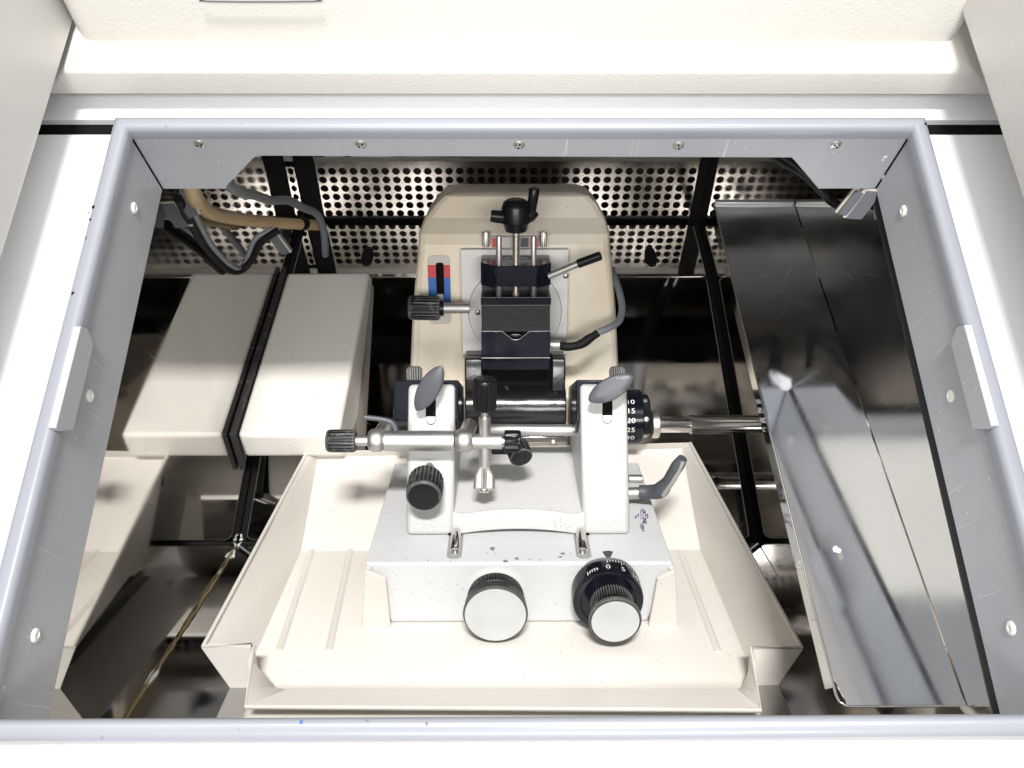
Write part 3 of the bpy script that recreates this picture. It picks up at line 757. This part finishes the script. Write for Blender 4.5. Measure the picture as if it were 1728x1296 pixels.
# paint chips and the ink scribble on the ledge
for (px, py, sz) in ((831, 926, .30), (872, 943, .22), (853, 947, .2), (950, 934, .22), (945, 940, .16), (822, 934, .08), (893, 944, .08), (912, 945, .08), (836, 934, .07), (963, 934, .07), (722, 946, .08), (760, 947, .07)):
    c = atb(px, py, LB); k_ = 11; mb = MB(W)
    mb.add([(c[0] + sz * random.uniform(.45, 1.1) * math.cos(2 * PI * i / k_) * 1.25, c[1] + sz * random.uniform(.4, 1.1) * math.sin(2 * PI * i / k_), LB + .012) for i in range(k_)], [tuple(range(k_))])
    mb.build('paint_chip', 'chip', mi)
mb = MB(W)
rs = random.Random(3)
for k2 in range(15):
    px, py = 1072 + rs.random() * 20, 862 + rs.random() * 18 + (22 if k2 > 10 else 0)
    if k2 > 10: px, py = 1080 + rs.random() * 8, 884 + rs.random() * 12
    p = [atb(px + rs.uniform(-5, 5) * j * .5, py + rs.uniform(-5, 5), LB + .01) for j in range(4)]
    mb.tube(p, .028, 4, 3)
mb.build('ink_scribble', 'ink', mi)

# ================================================================== knife holder (U-shaped block standing on the base)
kh = thing('knife_holder', 'white U-shaped knife holder with two clamp arms on the microtome base', 'knife holder', W((0, 12, LB)))
nF = atb(870, 905, LB)[1]
xA = atb(685, 905, LB)[0], atb(765, 905, LB)[0], atb(984, 905, LB)[0], atb(1064, 905, LB)[0]
NTOP = 9.0; BTOP = atn(870, 648, NTOP)[2]
def arm_profile(x): return [(x, nF, LB + .06), (x, NTOP + .5, BTOP - .6), (x, NTOP, BTOP), (x, 1.5, BTOP - 3.3), (x, -1.6, 1.0), (x, -.4, LB + .06)]
hol = MB(W)
x0_, x1_, x2_, x3_ = xA
x0_ -= .0
for a, b in ((x0_, x1_ + .05), (x2_ - .05, x3_)):
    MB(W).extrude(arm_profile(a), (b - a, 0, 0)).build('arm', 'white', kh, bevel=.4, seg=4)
for pxa, pxb in ((667, 775), (971, 1058)):
    a_, b_ = atn(pxa, 690, 8.6)[0], atn(pxb, 690, 8.6)[0]
    MB(W).extrude([(a_, 8.45, BTOP + .16), (a_, 9.75, BTOP - 3.0), (a_, 8.5, BTOP - 4.6), (a_, 1.0, -1.4), (a_, 1.0, BTOP - 3.2)], (b_ - a_, 0, 0)).build('shroud', 'anod', kh, bevel=.12, seg=3)
# bridge between the arms: front sill with arched edge and the hollow behind it
fdir = np.array([0, NTOP + .5 - nF, BTOP - .6 - LB]); fdir /= np.linalg.norm(fdir)
def face(px, py, off=0):
    """point on the sloping front plane of the arms"""
    nrm = np.array([0, fdir[2], -fdir[1]]); p0 = np.array([0, nF, LB]) + nrm * off
    d = _lr(px, py); t = ((p0 - CL) @ nrm) / (d @ nrm); return CL + d * t
NRM = np.array([0, fdir[2], -fdir[1]])
if NRM[1] < 0: NRM = -NRM
mb = MB(W)
tops, bots = [], []
for i in range(17):
    px = 763 + (987 - 763) * i / 16; u = i / 16
    arc = 4 * u * (1 - u)
    tp = face(px, 871 - 13 * arc - 9 * (abs(2 * u - 1) ** 12), -.02); bp_ = face(px, 904 - 11 * arc, -.02)
    tops.append(tp); bots.append(bp_)
ring_ = [tops, bots]
back_b = [np.array([p[0], 1.2, LB + .06]) for p in bots]; back_t = [np.array([p[0], 2.0, LB + 1.9]) for p in tops]
mid_t = [np.array([p[0], towards(tp[1], 2.0, .5), towards(tp[2], LB + 1.9, .5) - .25]) for p, tp in zip(tops, tops)]
rows = [bots, tops, [t - NRM * .25 + np.array([0, 0, .0]) for t in tops], mid_t, back_t, back_b]
def strip(rws, name, m, bev):
    mb = MB(W); mb.loft([[rws[r_][i] for r_ in range(len(rws))] for i in range(17)]); return mb.build(name, m, kh, bevel=bev, seg=3, smooth=35)
inner = rows[2]; low = [np.array([p[0], p[1] - .4, LB + .05]) for p in inner]
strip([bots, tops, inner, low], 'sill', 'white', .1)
in2 = [p + np.array([0, -.01, -.02]) for p in inner]
strip([[p + np.array([0, -.02, .0]) for p in low], in2, mid_t, back_t, back_b], 'recess', 'recess_lift', 0)
rs2 = random.Random(11)
for (px, py, l_, a_, wd) in ((1024, 745, 7, 1.1, .02), (1021, 738, 5, 1.3, .018), (937, 885, 9, 1.3, .016), (946, 880, 10, 1.45, .014), (955, 890, 6, 1.2, .014), (1012, 742, 3, .8, .016)):
    pts_ = [face(px + (t_ - .5) * l_ * 2 * math.cos(a_) + rs2.uniform(-.6, .6), py + (t_ - .5) * l_ * 2 * math.sin(a_), .012) for t_ in (0, .35, .7, 1)]
    MB(W).tube(pts_, wd, 5, 3).build('scuff', 'rim', kh)
# slots in the arms
for (px, y0, y1) in ((727, 668, 716), (1025, 668, 714)):
    w_ = 8.5
    mb = MB(W)
    pts = [face(px - w_, y0, .02), face(px + w_, y0, .02)] + [face(px + w_ * math.cos(a), y1 - 8 + 9 * math.sin(a), .02) for a in np.linspace(0, PI, 9)]
    so = mb.extrude(pts, NRM * .02).build('slot', 'dark', kh)
    pts2 = [face(px - w_ + 1, y1 - 13, .045), face(px + w_ - 1, y1 - 13, .045)] + [face(px + (w_ - 1) * math.cos(a), y1 - 8 + 7.5 * math.sin(a), .045) for a in np.linspace(0, PI, 9)]
    MB(W).extrude(pts2, NRM * .01).build('slot_floor', 'panel', so)
# pins in the ledge at the foot of the block
for px in (768, 983):
    p, q = atb(px + (2 if px < 800 else -3), 898, LB + .3), atb(px, 931, LB + .25)
    pn = MB(W).lathe(p, q - p, [(0, .42), (np.linalg.norm(q - p) - .1, .42), (np.linalg.norm(q - p), .36), (np.linalg.norm(q - p), .3), (np.linalg.norm(q - p) - .2, .1)], 24).build('locating_pin', 'chrome', kh)
    mb = MB(W); mb.extrude(rrect(p[0] - .56, p[0] + .56, 0, 1.0, .2, 0)[:0] or [(p[0] - .58, p[1] - .1, LB + .015), (p[0] + .58, p[1] - .1, LB + .015), (p[0] + .58, q[1] + .3, LB + .015), (p[0] + .3, q[1] + .6, LB + .015), (p[0] - .3, q[1] + .6, LB + .015), (p[0] - .58, q[1] + .3, LB + .015)], (0, 0, .012)); mb.build('pin_groove', 'rim', kh)
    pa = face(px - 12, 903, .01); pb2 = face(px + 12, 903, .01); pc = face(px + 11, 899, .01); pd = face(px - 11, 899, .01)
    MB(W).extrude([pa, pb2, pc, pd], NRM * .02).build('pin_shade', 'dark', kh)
# black bearing rings in the arms
def ring_x(x0, x1, r, m, name, prof=None, nn_=1.5, bb_=.6):
    return MB(W).lathe((x0, nn_, bb_), XV, prof or [(0, r - .1), (.1, r), (x1 - x0 - .1, r), (x1 - x0, r - .1)], 48).build(name, m, kh)
RN, RB = 1.2, .45
ring_x(atn(666, 700, 2.5)[0], x0_ + .1, 3.0, 'anod', 'bearing', nn_=RN, bb_=RB)
ring_x(x1_ - .1, atn(776, 700, 2.5)[0], 3.0, 'gloss', 'bearing', nn_=RN, bb_=RB)
ring_x(atn(971, 700, 2.5)[0], x2_ + .1, 3.0, 'anod', 'bearing', nn_=RN, bb_=RB)
# angle dial on the right end
xd0 = x3_ - .1; xd1 = atn(1086, 700, 3)[0]
dl = ring_x(xd0, xd1, 2.62, 'anod', 'angle_dial', nn_=RN, bb_=RB)
mb = MB(W)
for i, s in enumerate(('10', '15', '20', '25', '30')):
    a0 = .95 - i * .34    # angle from the front normal towards the top
    v, f = txt(s, .66)
    o_ = []
    for (x, y, z) in v:
        th = a0 + y / 2.64; o_.append((xd0 + (xd1 - xd0) * .55 + x * 1.25, RN + math.cos(th) * 2.645, RB + math.sin(th) * 2.645))
    mb.add(o_, f)
mb.build('dial_numbers', 'print', dl)
xd2 = atn(1099, 700, 3)[0]
hb_ = MB(W).lathe((xd1, RN, RB), XV, [(0, 2.2), (xd2 - xd1, 2.15), (xd2 - xd1 + .05, 1.2)], flutes=8, amp=.1, fl=(0, 1)).build('dial_hub', 'black', kh, smooth=25)
for a in (.3, 1.2, -.55):
    c = np.array([xd1 + .25, RN + math.cos(a) * 2.0, RB + math.sin(a) * 2.0]); d_ = np.array([0, math.cos(a), math.sin(a)])
    MB(W).lathe(c, d_, [(0, .24), (.2, .24), (.24, .15)], 16).build('stud', 'satin', hb_)
# clamp levers: almond paddles on top of both arms
def lever(pa, pb, wpx, nlev, tilt):
    a, b = atn(*pa, nlev), atn(*pb, nlev); c = (a + b) / 2; u = b - a; L_ = np.linalg.norm(u) / 2; u /= np.linalg.norm(u)
    n_ = np.array([0, math.cos(tilt), math.sin(tilt)]); n_ = n_ - u * (n_ @ u); n_ /= np.linalg.norm(n_); w = np.cross(n_, u)
    hw = wpx / 2 * PXL(c)
    out, inn = [], []
    K_ = 40
    for i in range(K_):
        t = 2 * PI * i / K_; s_ = math.sin(t)
        out.append(c + u * L_ * math.cos(t) + w * hw * (abs(s_) ** 1.25) * (1 if s_ > 0 else -1))
    def sc(k, dn): return [c + (p - c) * k + n_ * dn for p in out]
    lv = MB(W).loft([sc(.93, -.16), sc(1.0, .02), sc(.985, .1), sc(.9, .2), sc(.55, .26), sc(.05, .28)]).build('clamp_lever', 'handle', kh, smooth=38)
    MB(W).loft([sc(.55, -.85), sc(.82, -.72), sc(.97, -.4), sc(1.0, -.1), sc(.97, -.05)]).build('lever_underside', 'rim', lv, smooth=40)
    stem_c = face((pa[0] + pb[0]) / 2 + 3, (pa[1] + pb[1]) / 2 + 14)
    MB(W).cyl(c - n_ * .5, stem_c - NRM * .3, .45).build('lever_stem', 'nickel', lv)
    return lv
lever((703, 693), (745, 618), 37, 11.6, .35); lever((993, 676), (1069, 635), 38, 11.8, .35)
for px in (700, 1042):
    p, q = atn(px, 645, 7.5), atn(px - 1, 621, 7.2)
    MB(W).lathe(p - (q - p) * .6, q - p, [(0, .68), (np.linalg.norm(q - p) * 1.5, .68), (np.linalg.norm(q - p) * 1.7, .5)], flutes=18, amp=.12, fl=(0, 1)).build('knurled_nut', 'worn', kh)
# black cradle and cross cylinder between the arms
cr = MB(W)
ca, cb_ = atn(787, 690, 0.)[0], atn(953, 690, 0.)[0]
crd = MB(W).lathe((ca, .2, 1.15), XV, [(0, 1.9), (.12, 2.05), (cb_ - ca - .12, 2.05), (cb_ - ca, 1.9)], 48).build('cross_cylinder', 'gloss', kh)
bt = atn(868, 602, 0.)[2]
for a, b in ((785, 815), (930, 953)):
    xa_, xb_ = atn(a, 630, 0)[0], atn(b, 630, 0)[0]
    MB(W).extrude([(xa_, .9, 1.2), (xa_, 1.0, bt - 1.0), (xa_, .5, bt), (xa_, -2.0, bt), (xa_, -2.0, 1.2)], (xb_ - xa_, 0, 0)).build('cradle_cheek', 'gloss', kh, bevel=.15)
MB(W).box((ca + .2, -.58, -2.5), (cb_ - .2, -.3, bt)).build('cradle_back', 'dark', kh)
MB(W).box((ca + .1, -.9, -2.6), (cb_ - .05, .3, -.8)).build('cradle_foot', 'gloss', kh, bevel=.1)
# chrome plate with screw below the cylinder
a, b = atn(848, 762, .6), atn(962, 737, .6)
pl = MB(W).box((a[0], -.2, a[2]), (b[0] - .2, .6, b[2])).build('glide_plate', 'chrome', kh, bevel=.06)
c = atn(934, 748, .6); mb = MB(W); mb.lathe(c, DV, [(0, .3), (.12, .3), (.2, .22), (.22, .01)], 20); mb.build('screw', 'nickel', kh)
# knob on the left arm
p, q = face(725, 792), None
kd = np.array([0, 1., -.12]); kd /= np.linalg.norm(kd)
MB(W).cyl(p - kd * .8, p + kd * 2.2, .46).build('knob_stem', 'satin', kh)
kc = p + kd * 1.35; kc[0] -= .15
fluted_knob(kc, kd, 1.42, 2.55, 26, 'worn', kh, 'arm_knob', face='black', amp=.07)
# clamp handle on the right side
cl0 = atn(1064, 833, 10.0)
MB(W).cyl(cl0 - XV * .6, atn(1080, 832, 10.), .52, ch=.08).build('handle_boss', 'satin', kh)
MB(W).cyl(atn(1060, 808, 10.3), atn(1084, 808, 10.3), .36, ch=.06).build('stop_pin', 'satin', kh)
hpts = [atn(1079, 830, 10.2), atn(1096, 830, 10.4), atn(1113, 828, 10.9), atn(1127, 812, 11.4), atn(1141, 790, 11.9), atn(1152, 773, 12.2)]
rads = [.62, .64, .66, .46, .44, .42]
hd = MB(W).tube(hpts, lambda t: float(np.interp(t, [0, .2, .45, .6, .85, 1], [.60, .62, .70, .48, .55, .40])), 14, 5).build('clamp_handle', 'handle', kh)
q0, q1 = atn(1119, 836, 11.6), atn(1153, 778, 12.5)
MB(W).tube([q0, towards(q0, q1, .5) + np.array([.1, .1, 0]), q1], .2, 8, 4).build('bright_edge', 'rim', hd)

# ================================================================== anti-roll guide clamped across the left arm
gd = thing('guide_bar', 'satin aluminium cross bar with black knobs clamped across the left arm', 'guide bar', W((-6, 13, 3)))
NG = 13.2
def G(px, py, n=NG): return atn(px, py, n)
rpx = PXL(atn(720, 744, NG))
MB(W).cyl(G(649, 744), G(767, 744), 17.5 * rpx, ch=.06).build('tube', 'satin', gd)
for x0, x1 in ((622, 649), (769, 797)):
    p, q = G(x0, 743), G(x1, 743); l = np.linalg.norm(q - p); r_ = 20 * rpx
    cla = MB(W).lathe(p, q - p, [(0, r_ * .72), (l * .12, r_ * .88), (l * .3, r_ * .99), (l * .7, r_ * .99), (l * .88, r_ * .88), (l, r_ * .72)], 32).build('clamp_ring', 'satin', gd)
    c0 = (p + q) / 2; e = G((x0 + x1) / 2 + (17 if x0 < 700 else 10), 716, NG - 2.6)
    MB(W).cyl(c0, e, l * .47, ch=.1).build('clamp_lug', 'nickel', cla)
MB(W).cyl(G(598, 744), G(624, 744), 8.5 * rpx).build('end_rod', 'satin', gd)
p, q = G(601, 744), G(552, 744)
fluted_knob(p, q - p, 19.5 * rpx, np.linalg.norm(q - p), 20, 'worn', gd, 'end_knob')
hp = [G(668, 727, NG + .2), G(664, 716, NG + .1), G(655, 710, NG), G(640, 707, NG), G(615, 704, NG)]
MB(W).tube(hp, 4.4 * rpx, 10, 5).build('bent_lever', 'handle', gd)
MB(W).cyl(G(797, 745), G(848, 745), 13 * rpx, ch=.05).build('cross_block', 'satin', gd)
MB(W).cyl(G(818, 735), G(818, 703), 9.8 * rpx, ch=.05).build('upper_sleeve', 'satin', gd)
MB(W).cyl(G(818, 705), G(818, 688), 5.8 * rpx).build('upper_stem', 'nickel', gd)
p, q = G(818, 691), G(818, 639)
fluted_knob(p, q - p, 20 * rpx, np.linalg.norm(q - p), 20, 'black', gd, 'top_knob', amp=.08)
MB(W).cyl(G(818, 752), G(818, 792), 9.8 * rpx, ch=.04).build('lower_sleeve', 'satin', gd)
p, q = G(818, 784, NG - .2), G(817, 826, NG + .9)
l = np.linalg.norm(q - p)
kf = MB(W).lathe(p, q - p, [(0, 9 * rpx), (.1, 11 * rpx), (l * .45, 17.5 * rpx), (l * .97, 18.5 * rpx), (l, 17 * rpx), (l, 13 * rpx), (l + .05, 12 * rpx), (l + .05, 8 * rpx)], flutes=30, amp=.06, fl=(1, 2, 3)).build('knurled_foot', 'nickel', gd, smooth=30)
dd = (q - p) / l; c = q + dd * .05
mb = MB(W); mb.lathe(c, dd, [(0, 9 * rpx), (.12, 8.6 * rpx), (.25, 6 * rpx), (.3, 2 * rpx), (.3, .001)], 22); s_ = mb.build('screw', 'chrome', kf)
mb = MB(W); cross_slot(mb, c, dd, 7.5 * rpx, .27, rot=.6); mb.build('recess', 'dark', s_)
MB(W).cyl(G(846, 745), G(858, 745), 8.5 * rpx).build('side_stem', 'nickel', gd)
p, q = G(855, 745), G(879, 745)
fluted_knob(p - XV * .2, q - p, 19.5 * rpx, np.linalg.norm(q - p) + .2, 14, 'black', gd, 'side_knob', amp=.14)
p = atn(872, 752, 10.2)
fluted_knob(p, np.array([.25, .9, -.35]), 1.0, 1.5, 18, 'worn', gd, 'rear_knob', face='black', amp=.08)
MB(W).box(atn(838, 764, 9.6) - np.array([.4, .4, 0]), atn(872, 750, 9.6) + np.array([0, .4, 0])).build('knob_bracket', 'anod', gd, bevel=.06)
MB(W).cyl(atn(828, 725, 6.), atn(975, 726, 6.), .52).build('guide_rod', 'satin', gd)

# ================================================================== specimen clamp on the tower
sp = thing('specimen_clamp', 'black specimen clamp with twin steel pins and crank screw on the tower', 'clamp', W((0, -2, 10)))
NH = 2.4                      # front of the jaws
nb0 = NP + .05
xa_, xb_ = atn(812, 560, NH)[0], atn(929, 560, NH)[0]
def H(py, n=NH): return atn(870, py, n)[2]
# back body
MB(W).extrude([(xa_, nb0, H(603, 2.)), (xa_, NH - 1.6, H(603, 2.)), (xa_, NH - 1.6, H(515)), (xa_, nb0, H(515))], (xb_ - xa_, 0, 0)).build('body', 'anodworn', sp, bevel=.05)
# lower jaw with V notch
def jaw(py0, py1, n0, n1, notch, name, m):
    b0, b1 = H(py1, n1), H(py0, n1); mid = (xa_ + xb_) / 2 + .0
    pts = [(xa_, n0, b0), (xb_, n0, b0), (xb_, n0, b1)]
    if notch:
        dx = (xb_ - xa_)
        pts += [(mid + dx * .20, n0, b1)] + [(mid + dx * .07 * math.cos(a) * 1.2, n0, b1 - .55 - .25 * math.sin(a)) for a in np.linspace(.15, PI - .15, 7)] + [(mid - dx * .20, n0, b1)]
    pts += [(xa_, n0, b1)]
    return MB(W).extrude(pts, (0, n1 - n0, 0)).build(name, m, sp, bevel=.05)
jaw(559, 604, nb0, NH, True, 'lower_jaw', 'anod')
jaw(605.5, 624, nb0 - 1.4, NH - .6, False, 'jaw_foot', 'anod')
# sloping specimen bed between the jaws
MB(W).extrude([(xa_ + .05, NH - .15, H(561)), (xa_ + .05, NH - .55, H(516)), (xa_ + .05, nb0, H(516)), (xa_ + .05, nb0, H(561))], (xb_ - xa_ - .1, 0, 0)).build('specimen_bed', 'anodworn', sp, bevel=.04)
jaw(502, 515, nb0, NH + .05, False, 'upper_jaw', 'anod')
# bracket: two side cheeks and recessed centre block
bt0, bt1 = H(500, NH - .5), H(445, NH - .5)
MB(W).extrude([(xa_, nb0, bt0), (xa_, nb0, bt1), (xb_, nb0, bt1), (xb_, nb0, bt0)], (0, .7, 0)).build('bracket_back', 'anod', sp, bevel=.04)
xi0, xi1 = atn(837, 470, NH)[0], atn(906, 470, NH)[0]
MB(W).box((xi0, nb0, H(484, NH - .3)), (xi1, NH - .3, H(449, NH - .3))).build('bracket_block', 'anod', sp, bevel=.05)
for a, b in ((xa_, xi0 - .02), (xi1 + .02, xb_)):
    MB(W).extrude([(a, nb0 + .6, bt1), (b, nb0 + .6, bt1)] + ([(b, NH - .45, bt1 - .2), (a, NH - 1.2, bt1 - .05)] if a == xa_ else [(b, NH - 1.2, bt1 - .05), (a, NH - .45, bt1 - .2)]), (0, 0, H(484, NH - .3) - bt1)).build('bracket_cheek', 'anod', sp, bevel=.03)
npin = NH - .95
for px in (842, 900.5):
    p, q = atn(px, 500, npin), atn(px, 397, npin + .2); l = np.linalg.norm(q - p)
    MB(W).lathe(p, q - p, [(0, .2), (.08, .26), (l - .25, .26), (l - .06, .2), (l, .05)], 20).build('guide_pin', 'satin', sp)
p, q = atn(870.5, 500, npin - .1), atn(871, 372, npin + .1); l = np.linalg.norm(q - p)
prof = [(0, .42), (.18, .42), (.2, .3)]
t = .25; k_ = 0
while t < l - 1.3:
    prof.append((t, .36 if k_ % 2 else .27)); t += .085; k_ += 1
prof += [(l - 1.25, .3), (l - .6, .3), (l, .3)]
MB(W).lathe(p, q - p, prof, 22).build('clamp_screw', 'nickel', sp)
ud = (q - p) / l
MB(W).cyl(q - ud * 1.35 - np.array([.28, .0, 0]) * 0, q - ud * .7, .31).build('screw_neck', 'satin', sp)
# crank hub and levers
hp0, hp1 = atn(871, 391, npin + .1), atn(870, 336, npin + .3)
lh = np.linalg.norm(hp1 - hp0)
hub = MB(W).lathe(hp0, hp1 - hp0, [(0, .75), (.1, .95), (lh * .25, 1.1), (lh * .3, 1.25), (lh * .75, 1.22), (lh * .92, 1.05), (lh, .7), (lh, .01)], 36).build('crank_hub', 'black', sp)
MB(W).tube([atn(862, 366, npin + .4), atn(845, 366, npin + .3), atn(828, 364, npin + .3)], lambda t: .62 - .12 * t, 14, 4).build('crank_arm', 'black', hub)
MB(W).tube([atn(880, 366, npin + .2), atn(892, 364, npin + .1), atn(900, 356, npin - .1)], .6, 14, 4).build('crank_arm', 'black', hub)
p, q = atn(895, 372, npin - .1), atn(902, 317, npin + .4)
l = np.linalg.norm(q - p)
MB(W).lathe(p, q - p, [(0, .32), (.3, .34), (l * .6, .44), (l - .15, .46), (l, .36), (l, .01)], 22).build('crank_grip', 'black', hub)
# release lever on the right
p, q, r_ = atn(926, 466, NH - 1.0), atn(976, 445, NH - .4), atn(1014, 431, NH)
MB(W).cyl(p, q, .3).build('release_lever', 'satin', sp)
MB(W).cyl(q - (q - p) * .02, r_, .4, ch=.06).build('lever_grip', 'black', sp)
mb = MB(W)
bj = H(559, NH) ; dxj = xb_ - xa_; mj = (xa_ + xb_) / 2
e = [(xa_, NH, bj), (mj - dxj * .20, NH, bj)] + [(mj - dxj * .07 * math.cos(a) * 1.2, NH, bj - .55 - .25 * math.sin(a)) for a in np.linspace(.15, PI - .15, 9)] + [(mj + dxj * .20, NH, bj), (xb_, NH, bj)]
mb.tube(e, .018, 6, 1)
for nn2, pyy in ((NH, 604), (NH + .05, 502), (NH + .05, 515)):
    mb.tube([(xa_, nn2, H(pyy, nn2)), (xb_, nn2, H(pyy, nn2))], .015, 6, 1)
mb.build('bright_edge', 'satin', sp)  # pale tubes that draw the highlights along the jaw edges
# small frosty residue in the notch
mb = MB(W); mb.blob(atn(870, 566, NH - .6), ((.55, 0, 0), (0, .1, 0), (0, 0, .22)), 2.2); mb.build('notch_insert', 'gloss', sp)

# ================================================================== drive shaft and its collar
ds = thing('drive_shaft', 'chrome stepped drive shaft running from the knife dial to the right wall', 'shaft', W((15, 1, 0)))
sx = xd2; yb2 = RN; 
def SX(px): return atn(px, 702, RN)[0]
xw_ = (XR - .05 - OM[0]) / KM
MB(W).cyl((SX(1099), RN, -.3), (SX(1112), RN, -.3), 1.3, ch=.08).build('collar', 'nickel', ds)
MB(W).cyl((SX(1110), RN, -.3), (SX(1166), RN, -.3), .80).build('shaft', 'chrome', ds)
st = MB(W).lathe((SX(1164), RN, -.3), XV, [(0, .5), (0, .9), (SX(1250) - SX(1164), .9), (SX(1251) - SX(1164), .86), (xw_ - SX(1164), .86)], flutes=18, amp=.06, fl=(1, 2, 3, 4)).build('splined_sleeve', 'chrome', ds, smooth=25)

# ================================================================== cables, hose and plugs
cbl = thing('sensor_cable', 'grey sensor cable leaving the specimen clamp and bending behind the tower', 'cable', W((6, 0, 6)))
MB(W).tube([atn(930, 582, 1.0), atn(946, 582, 1.2)], .45, 16, 1).build('gland', 'satin', cbl)
MB(W).tube([atn(944, 583, 1.2), atn(960, 585, 1.5), atn(980, 581, 1.6), atn(995, 571, 1.5), atn(1009, 562, 1.3)], lambda t: .42 - .1 * abs(t - .5) + .03 * math.sin(t * 12), 14, 6).build('boot', 'rubber', cbl)
MB(W).tube([atn(1006, 562, 1.3), atn(1028, 553, .8), atn(1045, 541, 0), atn(1050, 520, -1.2), atn(1046, 495, -2.6), atn(1038, 470, -4.5), atn(1032, 455, -6.5)], .33, 14, 6).build('lead', 'cable', cbl)

hs = thing('coolant_hose', 'yellowed rubber hose curving along the rear left corner', 'hose', (-22, 44, -20))
def Y(px, py, y): return at(px, py, y=y)
hpth = [Y(318, 300, 36.5), Y(330, 335, 38), Y(352, 357, 41), Y(395, 368, 45), Y(440, 374, 49), Y(500, 378, 53), Y(536, 380, 56)]
MB().tube(hpth, .62, 16, 6).build('tube', 'hose', hs)
MB().tube([Y(506, 377, 53.5), Y(514, 377.5, 54)], .72, 16, 1).build('clip', 'rubber', hs)
gc = thing('grey_hose', 'grey corrugated cable passing under the rear left frame corner', 'cable', (-18, 40, -14))
MB().tube([Y(372, 300, 36), Y(400, 322, 39), Y(432, 330, 43), Y(455, 338, 46), Y(486, 338, 49), Y(510, 350, 52), Y(535, 362, 54), Y(546, 390, 55), Y(549, 430, 55)], .42, 14, 6).build('sleeve', 'cable', gc)
bc = thing('plug_cables', 'pair of black cables looping down from the left connectors', 'cable', (-22, 38, -20))
MB().tube([Y(300, 335, 37.5), Y(318, 368, 38.5), Y(345, 415, 40), Y(380, 452, 41.5), Y(405, 457, 42.5), Y(425, 438, 43.5), Y(440, 410, 44.5), Y(470, 388, 45.5)], .34, 12, 6).build('lead', 'rubber', bc)
MB().tube([Y(308, 320, 37.8), Y(328, 360, 38.8), Y(356, 412, 40.3), Y(388, 446, 41.8), Y(408, 452, 42.9), Y(420, 428, 43.9), Y(432, 402, 44.9), Y(462, 386, 45.9)], .26, 12, 6).build('lead', 'cable', bc)
def plug(px, py, y, label, u, v, w, sz=(1.0, 2.2, .55), grp=None):
    c = Y(px, py, y); t = thing('cable_connector', label, 'connector', c, grp)
    u, v, w = [np.asarray(a, float) / np.linalg.norm(a) for a in (u, v, w)]
    def bx(mb, c, a, b, d): mb.extrude([c - u * a - v * b - w * d, c + u * a - v * b - w * d, c + u * a + v * b - w * d, c - u * a + v * b - w * d], w * 2 * d)
    for sg, nm in ((1, 'shell'), (-1, 'shell')):
        mb = MB(); bx(mb, c + w * sg * (sz[2] * .5 + .06), sz[0], sz[1], sz[2] * .5 - .01); mb.build(nm, 'plug', t, bevel=.08)
    mb = MB(); bx(mb, c, sz[0] + .06, sz[1] + .05, .055); mb.build('insert', 'plugcream', t, bevel=.02)
    return t
plug(297, 362, 38.5, 'flat grey and cream connector below the rear left frame corner', (.8, .3, -.3), (.35, -.35, -.9), (-.7, -.6, -.2), (.55, 1.15, .2), 'cable connectors under the rear frame corners')
plug(318, 345, 38.0, 'round shouldered grey connector beside the hose at left', (.8, .5, 0), (.3, -.35, -.9), (-.5, -.9, .2), (.35, 1.0, .22), 'cable connectors under the rear frame corners')
plug(474, 412, 46.5, 'small grey connector standing over the end of the box seal', (.9, .2, 0), (.35, -.25, -.9), (-.7, -.6, .0), (.35, 1.2, .3), 'cable connectors under the rear frame corners')
plug(1455, 344, 33.9, 'flat cream edged connector below the rear right frame corner', (-.8, .3, -.3), (-.35, -.35, -.9), (.7, -.6, -.2), (.5, 1.15, .2), 'cable connectors under the rear frame corners')
plug(1434, 340, 34.3, 'slim grey connector at the end of the right black cable', (-.8, .3, 0), (-.4, -.35, -.9), (.2, -.9, .2), (.3, 1.0, .2), 'cable connectors under the rear frame corners')
rc = thing('black_cable', 'black cable drooping from under the rear frame to the right connector', 'cable', (19, 38, -9))
MB().tube([Y(1296, 258, 36.5), Y(1322, 276, 37.2), Y(1352, 292, 37.6), Y(1380, 318, 37.0), Y(1402, 341, 36.2), Y(1424, 352, 34.6)], .26, 12, 6).build('lead', 'rubber', rc)
MB().tube([Y(1318, 262, 36.2), Y(1345, 280, 36.9), Y(1374, 306, 36.8), Y(1400, 334, 36.2), Y(1430, 350, 34.4)], .2, 12, 6).build('lead', 'rubber', rc)

for o in bpy.data.objects:
    if '_base' in o: del o['_base']

# ================================================================== light
w = bpy.data.worlds.new('World'); SC.world = w; w.use_nodes = True
w.node_tree.nodes['Background'].inputs['Color'].default_value = (.95, .97, 1, 1)
w.node_tree.nodes['Background'].inputs['Strength'].default_value = .48
la = bpy.data.lights.new('ceiling_lamp', 'AREA'); la.shape = 'RECTANGLE'; la.size = .40; la.size_y = .16; la.energy = 61; la.color = (1, .99, .975)
lo = bpy.data.objects.new('ceiling_lamp', la); COL.objects.link(lo); lo.location = (0, .24, 1.9)
lf = bpy.data.lights.new('fill_lamp', 'AREA'); lf.shape = 'RECTANGLE'; lf.size = 2.4; lf.size_y = .5; lf.energy = 70; lf.color = (1, .99, .98)  # fill light added to brighten the rear panel and the interior
lfo = bpy.data.objects.new('fill_lamp', lf); COL.objects.link(lfo); lfo.location = (0, -1.3, 1.9)
lfo.rotation_euler = (Vector((0, .3, -.2)) - Vector(lfo.location)).to_track_quat('-Z', 'Y').to_euler()
SC.view_settings.view_transform = 'Standard'; SC.view_settings.look = 'None'; SC.view_settings.gamma = 1; SC.view_settings.exposure = 0
SC.view_settings.use_curve_mapping = False
SC.cycles.max_bounces = 12; SC.cycles.glossy_bounces = 8
try: SC.cycles.use_denoising = True
except Exception: pass
